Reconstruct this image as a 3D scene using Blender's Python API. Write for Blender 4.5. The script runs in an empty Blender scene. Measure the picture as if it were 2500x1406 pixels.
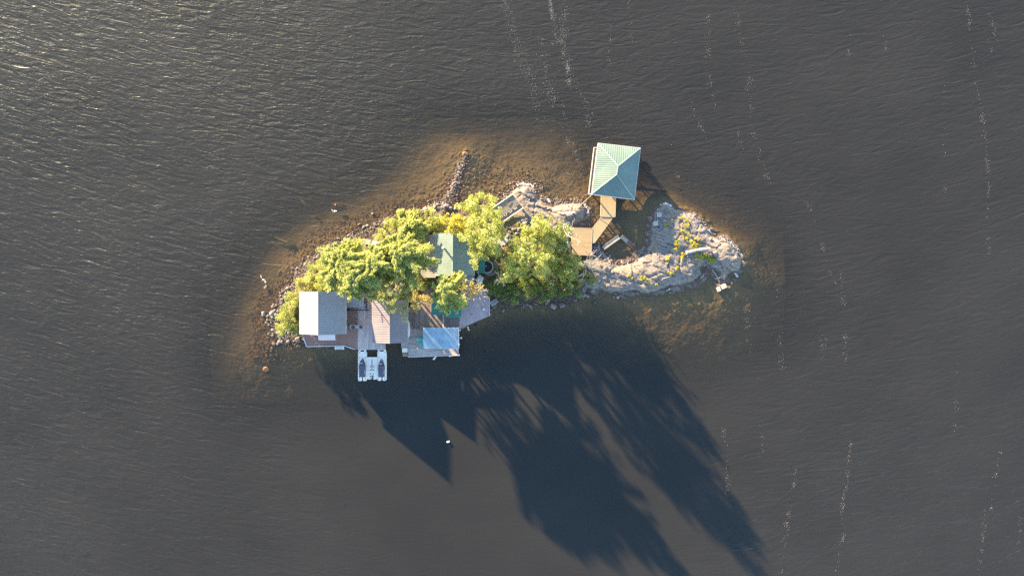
import bpy, math, random
import numpy as np
from mathutils import Vector, Matrix, noise as mnoise

# ------------------------------------------------------------------ camera, sky, sun, exposure
SC = bpy.context.scene
COL = SC.collection
H = 117.0            # flying height over the lake (m)
S = 0.07             # metres per photo pixel at the water
SUN_EL = math.radians(11.5)
SUN_DIR = (-0.625, 0.78)            # horizontal direction towards the sun
cam_d = bpy.data.cameras.new('camera'); cam = bpy.data.objects.new('camera', cam_d); COL.objects.link(cam)
cam.location = (0, 0, H)
cam.rotation_euler = (0, 0, 0)
cam_d.sensor_width = 36
cam_d.lens = 36 * H / (2500 * S)
cam_d.clip_end = 6000
SC.camera = cam

world = bpy.data.worlds.new("World"); SC.world = world
world.use_nodes = True
wn = world.node_tree
bg = wn.nodes['Background']
sky = wn.nodes.new('ShaderNodeTexSky')
sky.sky_type = 'NISHITA'
sky.sun_disc = False
sky.sun_elevation = SUN_EL
SUN_AZ = math.atan2(SUN_DIR[0], SUN_DIR[1])       # clockwise from +Y
sky.sun_rotation = SUN_AZ
sky.air_density = 1.0; sky.dust_density = 0.15; sky.ozone_density = 1.6
wn.links.new(sky.outputs[0], bg.inputs[0])
bg.inputs[1].default_value = 0.105

sun_d = bpy.data.lights.new('sun', 'SUN'); sun = bpy.data.objects.new('sun', sun_d); COL.objects.link(sun)
sun_d.energy = 5.0; sun_d.angle = math.radians(0.8); sun_d.color = (1.0, 0.74, 0.42)
_l = math.hypot(*SUN_DIR)
tosun = Vector((SUN_DIR[0]/_l*math.cos(SUN_EL), SUN_DIR[1]/_l*math.cos(SUN_EL), math.sin(SUN_EL)))
sun.rotation_euler = tosun.to_track_quat('Z', 'Y').to_euler()
SC.view_settings.view_transform = 'Standard'
SC.view_settings.look = 'None'
SC.view_settings.exposure = 2.8
SC.view_settings.gamma = 1.0
SC.render.engine = 'CYCLES'
SC.cycles.use_denoising = False
SC.cycles.max_bounces = 6
SC.cycles.transparent_max_bounces = 8

# ------------------------------------------------------------------ helpers
RNG = np.random.default_rng(7)
random.seed(5)

def W(px, py, z=0.0):
    k = S * (H - z) / H
    return Vector(((px - 1250) * k, (703 - py) * k, z))
def WX(px, z=0.0): return (px - 1250) * S * (H - z) / H
def WY(py, z=0.0): return (703 - py) * S * (H - z) / H

def tag(o, label=None, cat=None, group=None, kind=None):
    if label: o['label'] = label
    if cat: o['category'] = cat
    if group: o['group'] = group
    if kind: o['kind'] = kind
    return o

def thing(name, loc, label, cat, group=None):
    o = bpy.data.objects.new(name, None); COL.objects.link(o)
    o.location = loc; o.empty_display_size = 0.3
    return tag(o, label, cat, group)

def world_loc(o):
    v = Vector((0, 0, 0))
    while o is not None:
        v += o.location; o = o.parent
    return v

class MB:
    """collects world-space geometry"""
    def __init__(s): s.v = []; s.f = []
    def add(s, vs, fs):
        b = len(s.v); s.v += [tuple(p) for p in vs]; s.f += [tuple(b + i for i in f) for f in fs]; return s
    def prism(s, pts, z0, z1):
        """pts: 2D or 3D outline; z0/z1 floats or None to use 3D top with thickness"""
        n = len(pts)
        a = sum(pts[i][0]*pts[(i+1) % n][1] - pts[(i+1) % n][0]*pts[i][1] for i in range(n))
        if a < 0: pts = list(reversed(pts))
        bot = [(p[0], p[1], z0) for p in pts]; top = [(p[0], p[1], z1) for p in pts]
        fs = [tuple(range(n-1, -1, -1)), tuple(range(n, 2*n))] + [(i, (i+1) % n, n+(i+1) % n, n+i) for i in range(n)]
        return s.add(bot+top, fs)
    def slab(s, pts, t):
        """a planar 3D polygon (top face) with thickness t downwards"""
        n = len(pts)
        a = sum(pts[i][0]*pts[(i+1) % n][1] - pts[(i+1) % n][0]*pts[i][1] for i in range(n))
        if a < 0: pts = list(reversed(pts))
        bot = [(p[0], p[1], p[2]-t) for p in pts]; top = [tuple(p) for p in pts]
        fs = [tuple(range(n-1, -1, -1)), tuple(range(n, 2*n))] + [(i, (i+1) % n, n+(i+1) % n, n+i) for i in range(n)]
        return s.add(bot+top, fs)
    def box(s, x0, x1, y0, y1, z0, z1):
        x0, x1 = min(x0, x1), max(x0, x1); y0, y1 = min(y0, y1), max(y0, y1)
        return s.prism([(x0, y0), (x1, y0), (x1, y1), (x0, y1)], z0, z1)
    def rbox(s, c, dx, dy, z0, z1, ang=0.0):
        ca, sa = math.cos(ang), math.sin(ang)
        pts = [(c[0]+ca*a-sa*b, c[1]+sa*a+ca*b) for a, b in ((-dx/2, -dy/2), (dx/2, -dy/2), (dx/2, dy/2), (-dx/2, dy/2))]
        return s.prism(pts, z0, z1)
    def tube(s, pts, r, n=6, caps=True):
        pts = [Vector(p) for p in pts]
        rs = r if isinstance(r, (list, tuple)) else [r]*len(pts)
        b = len(s.v); prev = None
        for i, p in enumerate(pts):
            d = (pts[min(i+1, len(pts)-1)] - pts[max(i-1, 0)])
            if d.length < 1e-6: d = Vector((0, 0, 1))
            d.normalize()
            up = Vector((0, 0, 1)) if abs(d.z) < .95 else Vector((1, 0, 0))
            a = d.cross(up).normalized(); c = a.cross(d)
            for k in range(n):
                t = 2*math.pi*k/n
                q = p + (a*math.cos(t) + c*math.sin(t))*rs[i]
                s.v.append(tuple(q))
            if i:
                o = b+(i-1)*n; m = b+i*n
                for k in range(n):
                    s.f.append((o+k, m+k, m+(k+1) % n, o+(k+1) % n))
        if caps:
            s.f.append(tuple(b+k for k in range(n))); e = b+(len(pts)-1)*n
            s.f.append(tuple(e+k for k in range(n-1, -1, -1)))
        return s
    def disc(s, c, r, z0, z1, n=24, rx=None, ang=0):
        rx = rx or r
        ca, sa = math.cos(ang), math.sin(ang)
        return s.prism([(c[0]+ca*rx*math.cos(2*math.pi*i/n)-sa*r*math.sin(2*math.pi*i/n),
                         c[1]+sa*rx*math.cos(2*math.pi*i/n)+ca*r*math.sin(2*math.pi*i/n)) for i in range(n)], z0, z1)
    def ring(s, c, r0, r1, z0, z1, n=28):
        b = len(s.v)
        for i in range(n):
            t = 2*math.pi*i/n; x, y = math.cos(t), math.sin(t)
            for r, z in ((r0, z0), (r0, z1), (r1, z1), (r1, z0)): s.v.append((c[0]+r*x, c[1]+r*y, z))
        for i in range(n):
            p = b+4*i; q = b+4*((i+1) % n)
            for k in range(4): s.f.append((p+k, p+(k+1) % 4, q+(k+1) % 4, q+k))
        return s
    def build_each(s, name, mat, parent=None, **kw):
        par = list(range(len(s.v)))
        def find(i):
            while par[i] != i: par[i] = par[par[i]]; i = par[i]
            return i
        for f in s.f:
            for k in f[1:]: par[find(k)] = find(f[0])
        isl = {}
        for f in s.f: isl.setdefault(find(f[0]), []).append(f)
        out = []
        for fs in isl.values():
            ids = sorted({i for f in fs for i in f}); mp = {k: n for n, k in enumerate(ids)}
            m = MB(); m.v = [s.v[i] for i in ids]; m.f = [tuple(mp[i] for i in f) for f in fs]; out.append(m.build(name, mat, parent, **kw))
        return out
    def build(s, name, mat, parent=None, smooth=False, origin=None, bevel=0.0, kind=None):
        me = bpy.data.meshes.new(name)
        v = np.array(s.v, dtype=float)
        if parent is not None: org = world_loc(parent)
        elif origin is not None: org = Vector(origin)
        else: org = Vector(((v[:, 0].min()+v[:, 0].max())/2, (v[:, 1].min()+v[:, 1].max())/2, v[:, 2].min()))
        v = v - np.array(org)
        me.from_pydata(v.tolist(), [], s.f)
        me.update()
        if smooth: me.polygons.foreach_set('use_smooth', [True]*len(me.polygons))
        if mat: me.materials.append(mat)
        o = bpy.data.objects.new(name, me); COL.objects.link(o)
        if parent is not None: o.parent = parent
        else: o.location = org
        if bevel > 0:
            m = o.modifiers.new('bevel', 'BEVEL'); m.width = bevel; m.segments = 2; m.limit_method = 'ANGLE'
        if kind: o['kind'] = kind
        return o

def lat_hash(ix, iy, seed):
    n = (ix.astype(np.int64)*374761393 + iy.astype(np.int64)*668265263 + seed*982451653) & 0x7fffffff
    n = ((n ^ (n >> 13))*1274126177) & 0x7fffffff
    n = (n ^ (n >> 16)) & 0x7fffffff
    return (n % 100003)/100003.0
def vnoise(x, y, seed=0):
    ix = np.floor(x); iy = np.floor(y); fx = x-ix; fy = y-iy
    fx = fx*fx*(3-2*fx); fy = fy*fy*(3-2*fy)
    a = lat_hash(ix, iy, seed); b = lat_hash(ix+1, iy, seed); c = lat_hash(ix, iy+1, seed); d = lat_hash(ix+1, iy+1, seed)
    return (a*(1-fx)+b*fx)*(1-fy)+(c*(1-fx)+d*fx)*fy
def fbm(x, y, o=4, seed=0):
    r = 0; a = .5; t = 0
    for i in range(o):
        r = r + a*vnoise(x*2**i, y*2**i, seed+i*17); t += a; a *= .5
    return r/t
def voro(x, y, seed=0):
    """returns nearest dist, second dist, cell value"""
    ix = np.floor(x); iy = np.floor(y)
    d1 = np.full(x.shape, 9.0); d2 = np.full(x.shape, 9.0); cv = np.zeros(x.shape)
    for i in (-1, 0, 1):
        for j in (-1, 0, 1):
            cx = ix+i; cy = iy+j
            px = cx+.1+.8*lat_hash(cx, cy, seed); py = cy+.1+.8*lat_hash(cx, cy, seed+5)
            d = np.hypot(px-x, py-y); v = lat_hash(cx, cy, seed+9)
            m = d < d1
            d2 = np.where(m, d1, np.minimum(d2, d)); cv = np.where(m, v, cv); d1 = np.where(m, d, d1)
    return d1, d2, cv
def sdist(x, y, poly):
    """signed distance (positive inside) to polygon of world 2D points"""
    n = len(poly); best = np.full(x.shape, 1e9); ins = np.zeros(x.shape, bool)
    for i in range(n):
        ax, ay = poly[i]; bx, by = poly[(i+1) % n]
        ex, ey = bx-ax, by-ay
        t = np.clip(((x-ax)*ex+(y-ay)*ey)/(ex*ex+ey*ey+1e-9), 0, 1)
        best = np.minimum(best, (x-ax-t*ex)**2+(y-ay-t*ey)**2)
        c = (ay > y) != (by > y)
        with np.errstate(divide='ignore', invalid='ignore'):
            xi = ax+(y-ay)*ex/(ey if ey != 0 else 1e-9)
        ins ^= c & (x < xi)
    return np.where(ins, 1, -1)*np.sqrt(best)
def P2(l): return [tuple(W(a, b)[:2]) for a, b in l]
def sstep(a, b, x):
    t = np.clip((x-a)/(b-a), 0, 1); return t*t*(3-2*t)

# ------------------------------------------------------------------ materials
class NT:
    def __init__(s, name):
        s.m = bpy.data.materials.new(name); s.m.use_nodes = True
        s.t = s.m.node_tree; s.p = s.t.nodes['Principled BSDF']; s.out = s.t.nodes['Material Output']
    def n(s, typ, **kw):
        nd = s.t.nodes.new(typ)
        for k, v in kw.items():
            if hasattr(nd, k): setattr(nd, k, v)
        return nd
    def l(s, a, b): s.t.links.new(a, b)
    def val(s, node, i, v):
        if hasattr(v, 'is_linked') or hasattr(v, 'links'): s.l(v, node.inputs[i])
        else: node.inputs[i].default_value = v
    def coord(s, scale=(1, 1, 1), rot=0.0, kind='Object'):
        tc = s.n('ShaderNodeTexCoord'); mp = s.n('ShaderNodeMapping')
        mp.inputs['Scale'].default_value = scale
        r = s.n('ShaderNodeVectorRotate'); r.rotation_type = 'Z_AXIS'; r.inputs['Angle'].default_value = rot
        s.l(tc.outputs[kind], r.inputs['Vector']); s.l(r.outputs[0], mp.inputs['Vector'])
        return mp.outputs[0]
    def noise(s, vec, scale=1.0, detail=3.0, rough=.55, dist=0.0):
        nd = s.n('ShaderNodeTexNoise'); s.l(vec, nd.inputs['Vector'])
        nd.inputs['Scale'].default_value = scale; nd.inputs['Detail'].default_value = detail
        nd.inputs['Roughness'].default_value = rough; nd.inputs['Distortion'].default_value = dist
        return nd.outputs['Fac']
    def math(s, op, a, b=0.0, c=0.0, clamp=False):
        nd = s.n('ShaderNodeMath', operation=op); nd.use_clamp = clamp
        s.val(nd, 0, a); s.val(nd, 1, b)
        if op in ('MULTIPLY_ADD', 'SMOOTH_MIN', 'WRAP'): s.val(nd, 2, c)
        return nd.outputs[0]
    def ramp(s, fac, stops):
        nd = s.n('ShaderNodeValToRGB'); s.l(fac, nd.inputs[0]); cr = nd.color_ramp
        while len(cr.elements) < len(stops): cr.elements.new(.5)
        for e, (p, c) in zip(cr.elements, stops):
            e.position = p; e.color = (c[0], c[1], c[2], 1) if hasattr(c, '__len__') else (c, c, c, 1)
        return nd.outputs[0]
    def mix(s, fac, a, b, mode='MIX'):
        nd = s.n('ShaderNodeMix', data_type='RGBA'); nd.blend_type = mode
        s.val(nd, 0, fac)
        for i, v in ((6, a), (7, b)):
            if hasattr(v, 'links') or hasattr(v, 'is_linked'): s.l(v, nd.inputs[i])
            else: nd.inputs[i].default_value = (v[0], v[1], v[2], 1)
        return nd.outputs[2]
    def bump(s, h, strength=.5, dist=.1, normal=None):
        b = s.n('ShaderNodeBump'); b.inputs['Strength'].default_value = strength; b.inputs['Distance'].default_value = dist
        s.l(h, b.inputs['Height'])
        if normal is not None: s.l(normal, b.inputs['Normal'])
        return b.outputs[0]
    def attr(s, name):
        a = s.n('ShaderNodeAttribute'); a.attribute_name = name; return a.outputs['Fac']
    def sep(s, vec):
        a = s.n('ShaderNodeSeparateXYZ'); s.l(vec, a.inputs[0]); return a.outputs
    def base(s, c, rough=.6, metal=0.0, spec=None):
        s.val(s.p, 'Base Color', c if hasattr(c, 'links') else (*c, 1) if len(c) == 3 else c)
        s.p.inputs['Roughness'].default_value = rough; s.p.inputs['Metallic'].default_value = metal
        if spec is not None: s.p.inputs['Specular IOR Level'].default_value = spec
        return s

def mul(c, k): return tuple(x*k for x in c)
_M = {}
def painted(name, c, rough=.5, var=.12, scale=1.5, metal=0.0, spec=.5):
    if name in _M: return _M[name]
    t = NT(name); v = t.coord()
    n1 = t.noise(v, scale, 4); n2 = t.noise(v, scale*9, 3)
    f = t.math('MULTIPLY_ADD', n2, .4, t.math('MULTIPLY', n1, .6))
    c1 = t.ramp(f, [(.3, mul(c, 1-var)), (.7, mul(c, 1+var))])
    t.base(c1, rough, metal, spec)
    t.l(t.math('MULTIPLY_ADD', n1, .25, rough-.12), t.p.inputs['Roughness'])
    _M[name] = t.m; return t.m
def roofmetal(name, c, c2=None, rough=.38, stain=.25, metal=.0, spec=.5):
    if name in _M: return _M[name]
    t = NT(name); v = t.coord()
    n1 = t.noise(v, .35, 5, .6); n2 = t.noise(t.coord((.4, 6, 1)), 1.0, 3)
    n3 = t.noise(v, 14, 3)
    base = t.ramp(n1, [(.35, mul(c, 1-stain*.5)), (.65, c2 or mul(c, 1.08))])
    b2 = t.mix(t.math('MULTIPLY', t.ramp(n2, [(.52, 0.), (.75, 1.)]), stain), base, mul(c, .55))
    b3 = t.mix(t.math('MULTIPLY', t.ramp(n3, [(.55, 0.), (.75, 1.)]), stain*.3), b2, mul(c, .6))
    t.base(b3, rough, metal, spec)
    t.l(t.math('MULTIPLY_ADD', n1, .2, rough-.08), t.p.inputs['Roughness'])
    t.l(t.bump(n1, .15, .05), t.p.inputs['Normal'])
    _M[name] = t.m; return t.m
def planks(name, c, ang=0.0, width=.15, var=.3, rough=.75, length=4.0, gap=.35, streak=.35):
    """boards run along the local y axis before turning by ang"""
    if name in _M: return _M[name]
    t = NT(name); v = t.coord(rot=-ang)
    x, y, z = t.sep(v)
    u = t.math('DIVIDE', x, width)
    bi = t.math('FLOOR', u); fr = t.math('FRACT', u)
    wn_ = t.n('ShaderNodeTexWhiteNoise'); wn_.noise_dimensions = '2D'
    cb = t.n('ShaderNodeCombineXYZ'); t.l(bi, cb.inputs[0])
    off = t.math('MULTIPLY', bi, 1.37)
    seg = t.math('FLOOR', t.math('ADD', t.math('DIVIDE', y, length), off)); t.l(seg, cb.inputs[1])
    t.l(cb.outputs[0], wn_.inputs['Vector'])
    r = wn_.outputs['Value']
    tone = t.ramp(r, [(0, mul(c, 1-var)), (.5, c), (1, mul(c, 1+var))])
    mp = t.n('ShaderNodeMapping'); mp.inputs['Scale'].default_value = (9, .6, 1); t.l(v, mp.inputs[0])
    st = t.noise(mp.outputs[0], 1.0, 4, .6)
    big = t.noise(v, .45, 4, .6)
    c1 = t.mix(t.math('MULTIPLY', t.ramp(st, [(.4, 0.), (.7, 1.)]), streak), tone, mul(c, .5))
    c2 = t.mix(t.math('MULTIPLY', t.ramp(big, [(.42, 0.), (.7, 1.)]), streak*.8), c1, mul(c, .6))
    g = t.math('LESS_THAN', t.math('ABSOLUTE', t.math('SUBTRACT', fr, .5)), .46)
    c3 = t.mix(t.math('MULTIPLY', t.math('SUBTRACT', 1.0, g), gap*2), c2, mul(c, .2))
    t.base(c3, rough, 0, .3)
    t.l(t.bump(g, .5, .012), t.p.inputs['Normal'])
    _M[name] = t.m; return t.m
def leafmat(name, cols, trans=.42):
    """cols: list of 4 colours spread over the leaf tone attribute"""
    if name in _M: return _M[name]
    t = NT(name)
    a = t.attr('tone')
    c = t.ramp(a, [(i/(len(cols)-1), q) for i, q in enumerate(cols)])
    d = t.n('ShaderNodeBsdfDiffuse'); t.l(c, d.inputs[0])
    tr = t.n('ShaderNodeBsdfTranslucent')
    hs = t.mix(.5, c, (.52, .56, .09), 'MIX'); t.l(hs, tr.inputs[0])
    m = t.n('ShaderNodeMixShader'); m.inputs[0].default_value = trans
    t.l(d.outputs[0], m.inputs[1]); t.l(tr.outputs[0], m.inputs[2])
    g = t.n('ShaderNodeBsdfGlossy'); g.inputs['Roughness'].default_value = .5; g.inputs[0].default_value = (.5, .5, .45, 1)
    m2 = t.n('ShaderNodeMixShader'); m2.inputs[0].default_value = .05
    t.l(m.outputs[0], m2.inputs[1]); t.l(g.outputs[0], m2.inputs[2])
    t.l(m2.outputs[0], t.out.inputs[0])
    _M[name] = t.m; return t.m
def rockmat(name, c, var=.35, scale=1.0, wet=True):
    if name in _M: return _M[name]
    t = NT(name); v = t.coord()
    oi = t.n('ShaderNodeObjectInfo')
    n1 = t.noise(v, 1.6*scale, 5, .65); n2 = t.noise(v, 9*scale, 4, .7)
    tone = t.math('ADD', t.math('MULTIPLY', n1, .6), t.math('MULTIPLY', n2, .4))
    base = t.ramp(tone, [(.3, mul(c, 1-var)), (.5, c), (.72, mul(c, 1+var*.9))])
    rr = t.math('MULTIPLY_ADD', oi.outputs['Random'], .7, .6)
    hsv = t.n('ShaderNodeHueSaturation'); t.l(rr, hsv.inputs['Value']); t.l(base, hsv.inputs['Color'])
    col = hsv.outputs[0]
    if wet:
        geo = t.n('ShaderNodeNewGeometry'); z = t.sep(geo.outputs['Position'])[2]
        w = t.math('SUBTRACT', 1.0, t.math('MULTIPLY_ADD', z, 6.0, .1, clamp=True))
        col = t.mix(t.math('MULTIPLY', w, .65), col, (.06, .04, .022))
    t.base(col, .8, 0, .3)
    t.l(t.bump(n2, .6, .06), t.p.inputs['Normal'])
    _M[name] = t.m; return t.m

M_cream = roofmetal('cabin_roof_metal', (.24, .235, .25), (.26, .25, .27), rough=.42, stain=.12)
M_tan = roofmetal('boathouse_roof_metal', (.215, .185, .20), (.24, .205, .22), rough=.42, stain=.2)
M_green = roofmetal('green_roof_metal', (.13, .19, .175), (.15, .21, .19), rough=.35, stain=.2)
M_green2 = roofmetal('sea_green_roof_metal', (.175, .235, .22), (.195, .26, .24), rough=.4, stain=.3)
M_green3 = roofmetal('deep_green_roof_metal', (.03, .17, .14), (.04, .20, .165), rough=.4, stain=.35)
M_oldroof = roofmetal('old_tin_roof', (.33, .27, .23), (.40, .33, .28), rough=.55, stain=.8)
M_bluetin = roofmetal('blue_tin_roof', (.22, .38, .55), (.26, .43, .60), rough=.35, stain=.35)
M_bright = roofmetal('bright_blue_roof', (.30, .42, .52), (.35, .48, .58), rough=.3, stain=.3)
M_trim = painted('pale_trim', (.62, .58, .55), .5)
M_white = painted('white_paint', (.75, .75, .76), .45, .06)
M_brownwall = planks('brown_wall_boards', (.16, .09, .055), 0, .2, .2)
M_greywall = planks('grey_wall_boards', (.22, .20, .18), 0, .2, .25)
M_redwall = painted('red_brown_wall', (.28, .10, .06), .7, .2, 3)
M_glass = painted('dark_window_glass', (.02, .025, .03), .08, .1)
M_deckbrown = planks('brown_composite_deck', (.33, .19, .155), 0, .14, .07, gap=.2, streak=.15)
M_deckgrey = planks('weathered_grey_deck', (.54, .44, .42), 0, .16, .26, gap=.3)
M_deckold = planks('old_grey_deck', (.24, .20, .185), 0, .17, .38, gap=.45, streak=.55)
M_deckcross = planks('old_grey_cross_deck', (.42, .35, .33), math.pi/2, .17, .38, gap=.45, streak=.55)
M_deckramp = planks('mauve_deck_boards', (.46, .36, .38), math.radians(35), .32, .12, gap=.3, streak=.2)
M_yellow = planks('new_pine_boards', (.385, .285, .16), 0, .15, .13, gap=.3, streak=.12)
M_yellowx = planks('new_pine_cross_boards', (.37, .27, .15), math.pi/2, .15, .17, gap=.45, streak=.15)
M_yellowd = planks('new_pine_slanted_boards', (.385, .285, .16), math.radians(50), .15, .12, gap=.35, streak=.12)
M_beam = painted('grey_timber', (.19, .16, .14), .8, .25, 3)
M_oldplank = planks('bleached_planks', (.36, .32, .28), math.radians(35), .2, .3, gap=.4, streak=.5)
M_rust = painted('rusty_plank', (.20, .075, .05), .8, .4, 4)
M_black = painted('black_metal', (.02, .02, .025), .5, .2)
M_dockfloat = painted('pale_float_plastic', (.88, .80, .70), .5, .09, 2)
M_cover = painted('navy_cover', (.075, .07, .11), .65, .18, 3)
M_teal = painted('turquoise_plastic', (.03, .45, .45), .45, .1)
M_wicker = painted('grey_wicker', (.42, .42, .45), .7, .2, 12)
M_cushion = painted('slate_cushion', (.09, .09, .11), .8, .2, 6)
M_bark = painted('bark', (.17, .13, .10), .9, .35, 4)
M_dead = painted('bleached_dead_wood', (.42, .36, .31), .85, .25, 6)
M_mauvepanel = painted('mauve_awning', (.66, .55, .56), .5, .08, 1)
M_conc = painted('concrete', (.40, .37, .33), .85, .2, 4)
M_rope = painted('tan_rope', (.42, .29, .14), .8, .2, 20)
M_rock = rockmat('boulder_stone', (.20, .175, .162))
M_orange_rock = rockmat('rust_stained_stone', (.24, .125, .06), wet=False)

# leaf colours
L_pine = leafmat('pine_needles', [(.215, .26, .075), (.36, .41, .13), (.50, .54, .20), (.62, .62, .32)], .55)
L_leaf = leafmat('birch_leaves', [(.135, .17, .035), (.27, .31, .075), (.42, .45, .13), (.58, .58, .26)])
L_gold = leafmat('golden_leaves', [(.28, .25, .04), (.44, .39, .05), (.56, .48, .07), (.60, .54, .17)])
L_olive = leafmat('olive_cedar', [(.18, .18, .06), (.31, .30, .105), (.44, .42, .17), (.60, .55, .33)], .48)
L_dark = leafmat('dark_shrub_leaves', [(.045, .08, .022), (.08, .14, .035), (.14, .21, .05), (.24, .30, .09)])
L_flower = leafmat('white_flecked_leaves', [(.07, .12, .03), (.16, .21, .06), (.32, .37, .16), (.62, .62, .50)])
L_dry = leafmat('dry_yellow_leaves', [(.17, .14, .05), (.32, .26, .09), (.44, .35, .14), (.46, .29, .13)])

# ------------------------------------------------------------------ terrain
LAND = P2([(668, 775), (684, 728), (716, 692), (726, 655), (762, 628), (800, 606), (850, 583), (900, 562), (930, 545), (985, 533),
           (1040, 512), (1072, 490), (1094, 470), (1107, 440), (1119, 410), (1129, 380), (1140, 374), (1142, 384), (1132, 418), (1124, 450),
           (1116, 485), (1110, 515), (1150, 505), (1205, 495), (1238, 478), (1262, 455), (1290, 450), (1308, 462), (1316, 482), (1332, 492),
           (1352, 503), (1395, 492), (1422, 496), (1434, 515), (1428, 538), (1405, 552), (1385, 575), (1420, 600), (1448, 594), (1462, 604), (1472, 622),
           (1498, 640), (1530, 642), (1560, 625), (1582, 598), (1588, 560), (1584, 545), (1602, 515), (1625, 499), (1662, 505), (1695, 525),
           (1722, 552), (1752, 578), (1785, 598), (1808, 622), (1812, 645), (1802, 662), (1786, 668), (1770, 690), (1758, 682), (1742, 662), (1722, 650), (1708, 652),
           (1712, 672), (1692, 690), (1640, 706), (1600, 716), (1580, 720), (1545, 708), (1510, 714), (1470, 706), (1432, 714), (1395, 732), (1330, 737),
           (1260, 745), (1212, 748), (1192, 765), (1120, 785), (1000, 772), (950, 798), (880, 835), (820, 842), (762, 838), (735, 828), (702, 824), (677, 812)])
SHOAL = P2([(540, 870), (560, 790), (600, 700), (650, 610), (720, 545), (800, 505), (900, 468), (955, 420), (1000, 350), (1060, 318),
            (1150, 325), (1250, 322), (1350, 315), (1410, 345), (1440, 420), (1560, 440), (1660, 470), (1760, 530), (1855, 590), (1895, 690),
            (1860, 790), (1770, 840), (1660, 850), (1560, 830), (1450, 790), (1350, 790), (1250, 800), (1130, 840), (1000, 880), (870, 920),
            (760, 915), (700, 940), (620, 950), (560, 930)])
NROCK = P2([(1240, 478), (1262, 450), (1312, 458), (1345, 492), (1440, 488), (1440, 550), (1390, 560), (1340, 552), (1290, 545), (1255, 520)])
EROCK = P2([(1440, 640), (1480, 640), (1530, 636), (1570, 590), (1580, 500), (1700, 490), (1830, 600), (1830, 700), (1600, 740), (1420, 725), (1425, 690)])
NOSE = P2([(1722, 585), (1760, 585), (1808, 625), (1808, 650), (1785, 665), (1745, 645)])

FLAT = P2([(733, 708), (733, 850), (1000, 872), (1125, 860), (1200, 775), (1200, 712), (1125, 696), (1050, 705), (1000, 735), (900, 722), (840, 722), (780, 708)])
def terrain_h(x, y, fine=True):
    wob = (fbm(x*.35, y*.35, 3, 3)-.5)*1.6+(fbm(x*1.3, y*1.3, 3, 8)-.5)*.7
    d = sdist(x, y, LAND)
    er = sstep(-1.5, .8, sdist(x, y, EROCK)); nr = sstep(-1.2, .6, sdist(x, y, NROCK)); rock = np.maximum(er, nr)
    dw = d+wob*(.55+.2*rock)
    ds = sdist(x, y, SHOAL)
    out = -dw
    r = np.clip(out, 0, None)/(np.clip(out, 0, None)+np.clip(ds, 0, None)+.3)
    under = -.05-1.5*r**1.4
    under = np.where(ds < 0, np.maximum(-1.55+ds*.12-.03*ds*ds, -7.3), under)
    under = under+(fbm(x*.5, y*.5, 3, 31)-.5)*.3*sstep(0, 3, out)
    soil = 2.6*(1-np.exp(-np.clip(dw, 0, None)/5.5))
    beachy = .12*np.clip(dw, 0, 3)
    soil = np.where(dw < 3, np.minimum(soil, beachy+.35*np.clip(dw-1.6, 0, None)), soil)
    soil = soil*0.85+(fbm(x*.5, y*.5, 3, 41)-.5)*.35*sstep(.3, 2, dw)
    spit = sstep(462, 448, 703-y/S)*sstep(1070, 1085, 1250+x/S)*sstep(1175, 1160, 1250+x/S)
    # bedrock
    ca, sa = math.cos(.5), math.sin(.5)
    u = x*ca-y*sa; v = x*sa+y*ca
    wx = (fbm(x*.6, y*.6, 3, 61)-.5)*1.6; wy = (fbm(x*.6, y*.6, 3, 71)-.5)*1.6
    d1, d2, cv = voro((u+wx)*.30, (v+wy)*.55, 5)
    e1, e2, cw = voro((u+wx)*.9, (v+wy)*1.3, 25)
    crack = sstep(0, .09, d2-d1); crack2 = sstep(0, .10, e2-e1)
    rk = 1.05*(1-np.exp(-np.clip(dw, 0, None)/1.3))
    rk = rk+(cv-.5)*.26*sstep(0, 1.5, dw)+(cw-.5)*.05+(fbm(u*.8, v*1.5, 4, 81)-.5)*.42
    rk = rk-.13*(1-crack)*sstep(.3, 1, dw)-.035*(1-crack2)
    nose = sstep(-.5, 2.2, sdist(x, y, NOSE)); rk = rk+nose*.55
    rk = rk*sstep(-.6, 1.0, dw)-.05*(1-sstep(-.6, .3, dw))
    ridge = x*0
    fl = np.clip(-sdist(x, y, FLAT), 0, 9)
    soil = np.minimum(soil, .45+fl*.75)
    land = soil*(1-rock)+rk*rock
    h = np.where(dw > 0, np.where(spit > .5, np.minimum(land, .03), land), under)
    h = h+(rock*np.where(dw > -1.2, 1, 0)*np.where(dw <= 0, 1, 0))*np.clip((fbm(u*1.1, v*2.2, 5, 81)-.5)*.5+.1, -.2, .2)
    if fine:
        # pebbly lumps close to the shore
        s1, s2, sv = voro(x*2.0, y*2.0, 15)
        lump = np.clip(.42-s1, 0, 1)*sv
        near = np.exp(-(dw/2.6)**2)
        h = h+lump*.5*near*(1-rock*.8)*(.35+.65*fbm(x*.4, y*.4, 2, 91)*1.3)
        t1, t2, tv = voro(x*.9, y*.9, 19)
        h = h+np.clip(.30-t1, 0, 1)*np.where(tv > .75, .6, 0)*sstep(-7, -1, dw)*(1-rock)*sstep(1.5, -.5, dw)
        h = h+(fbm(x*3.1, y*3.1, 3, 101)-.5)*(.12-.08*rock)
    return h, rock, dw, er

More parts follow.
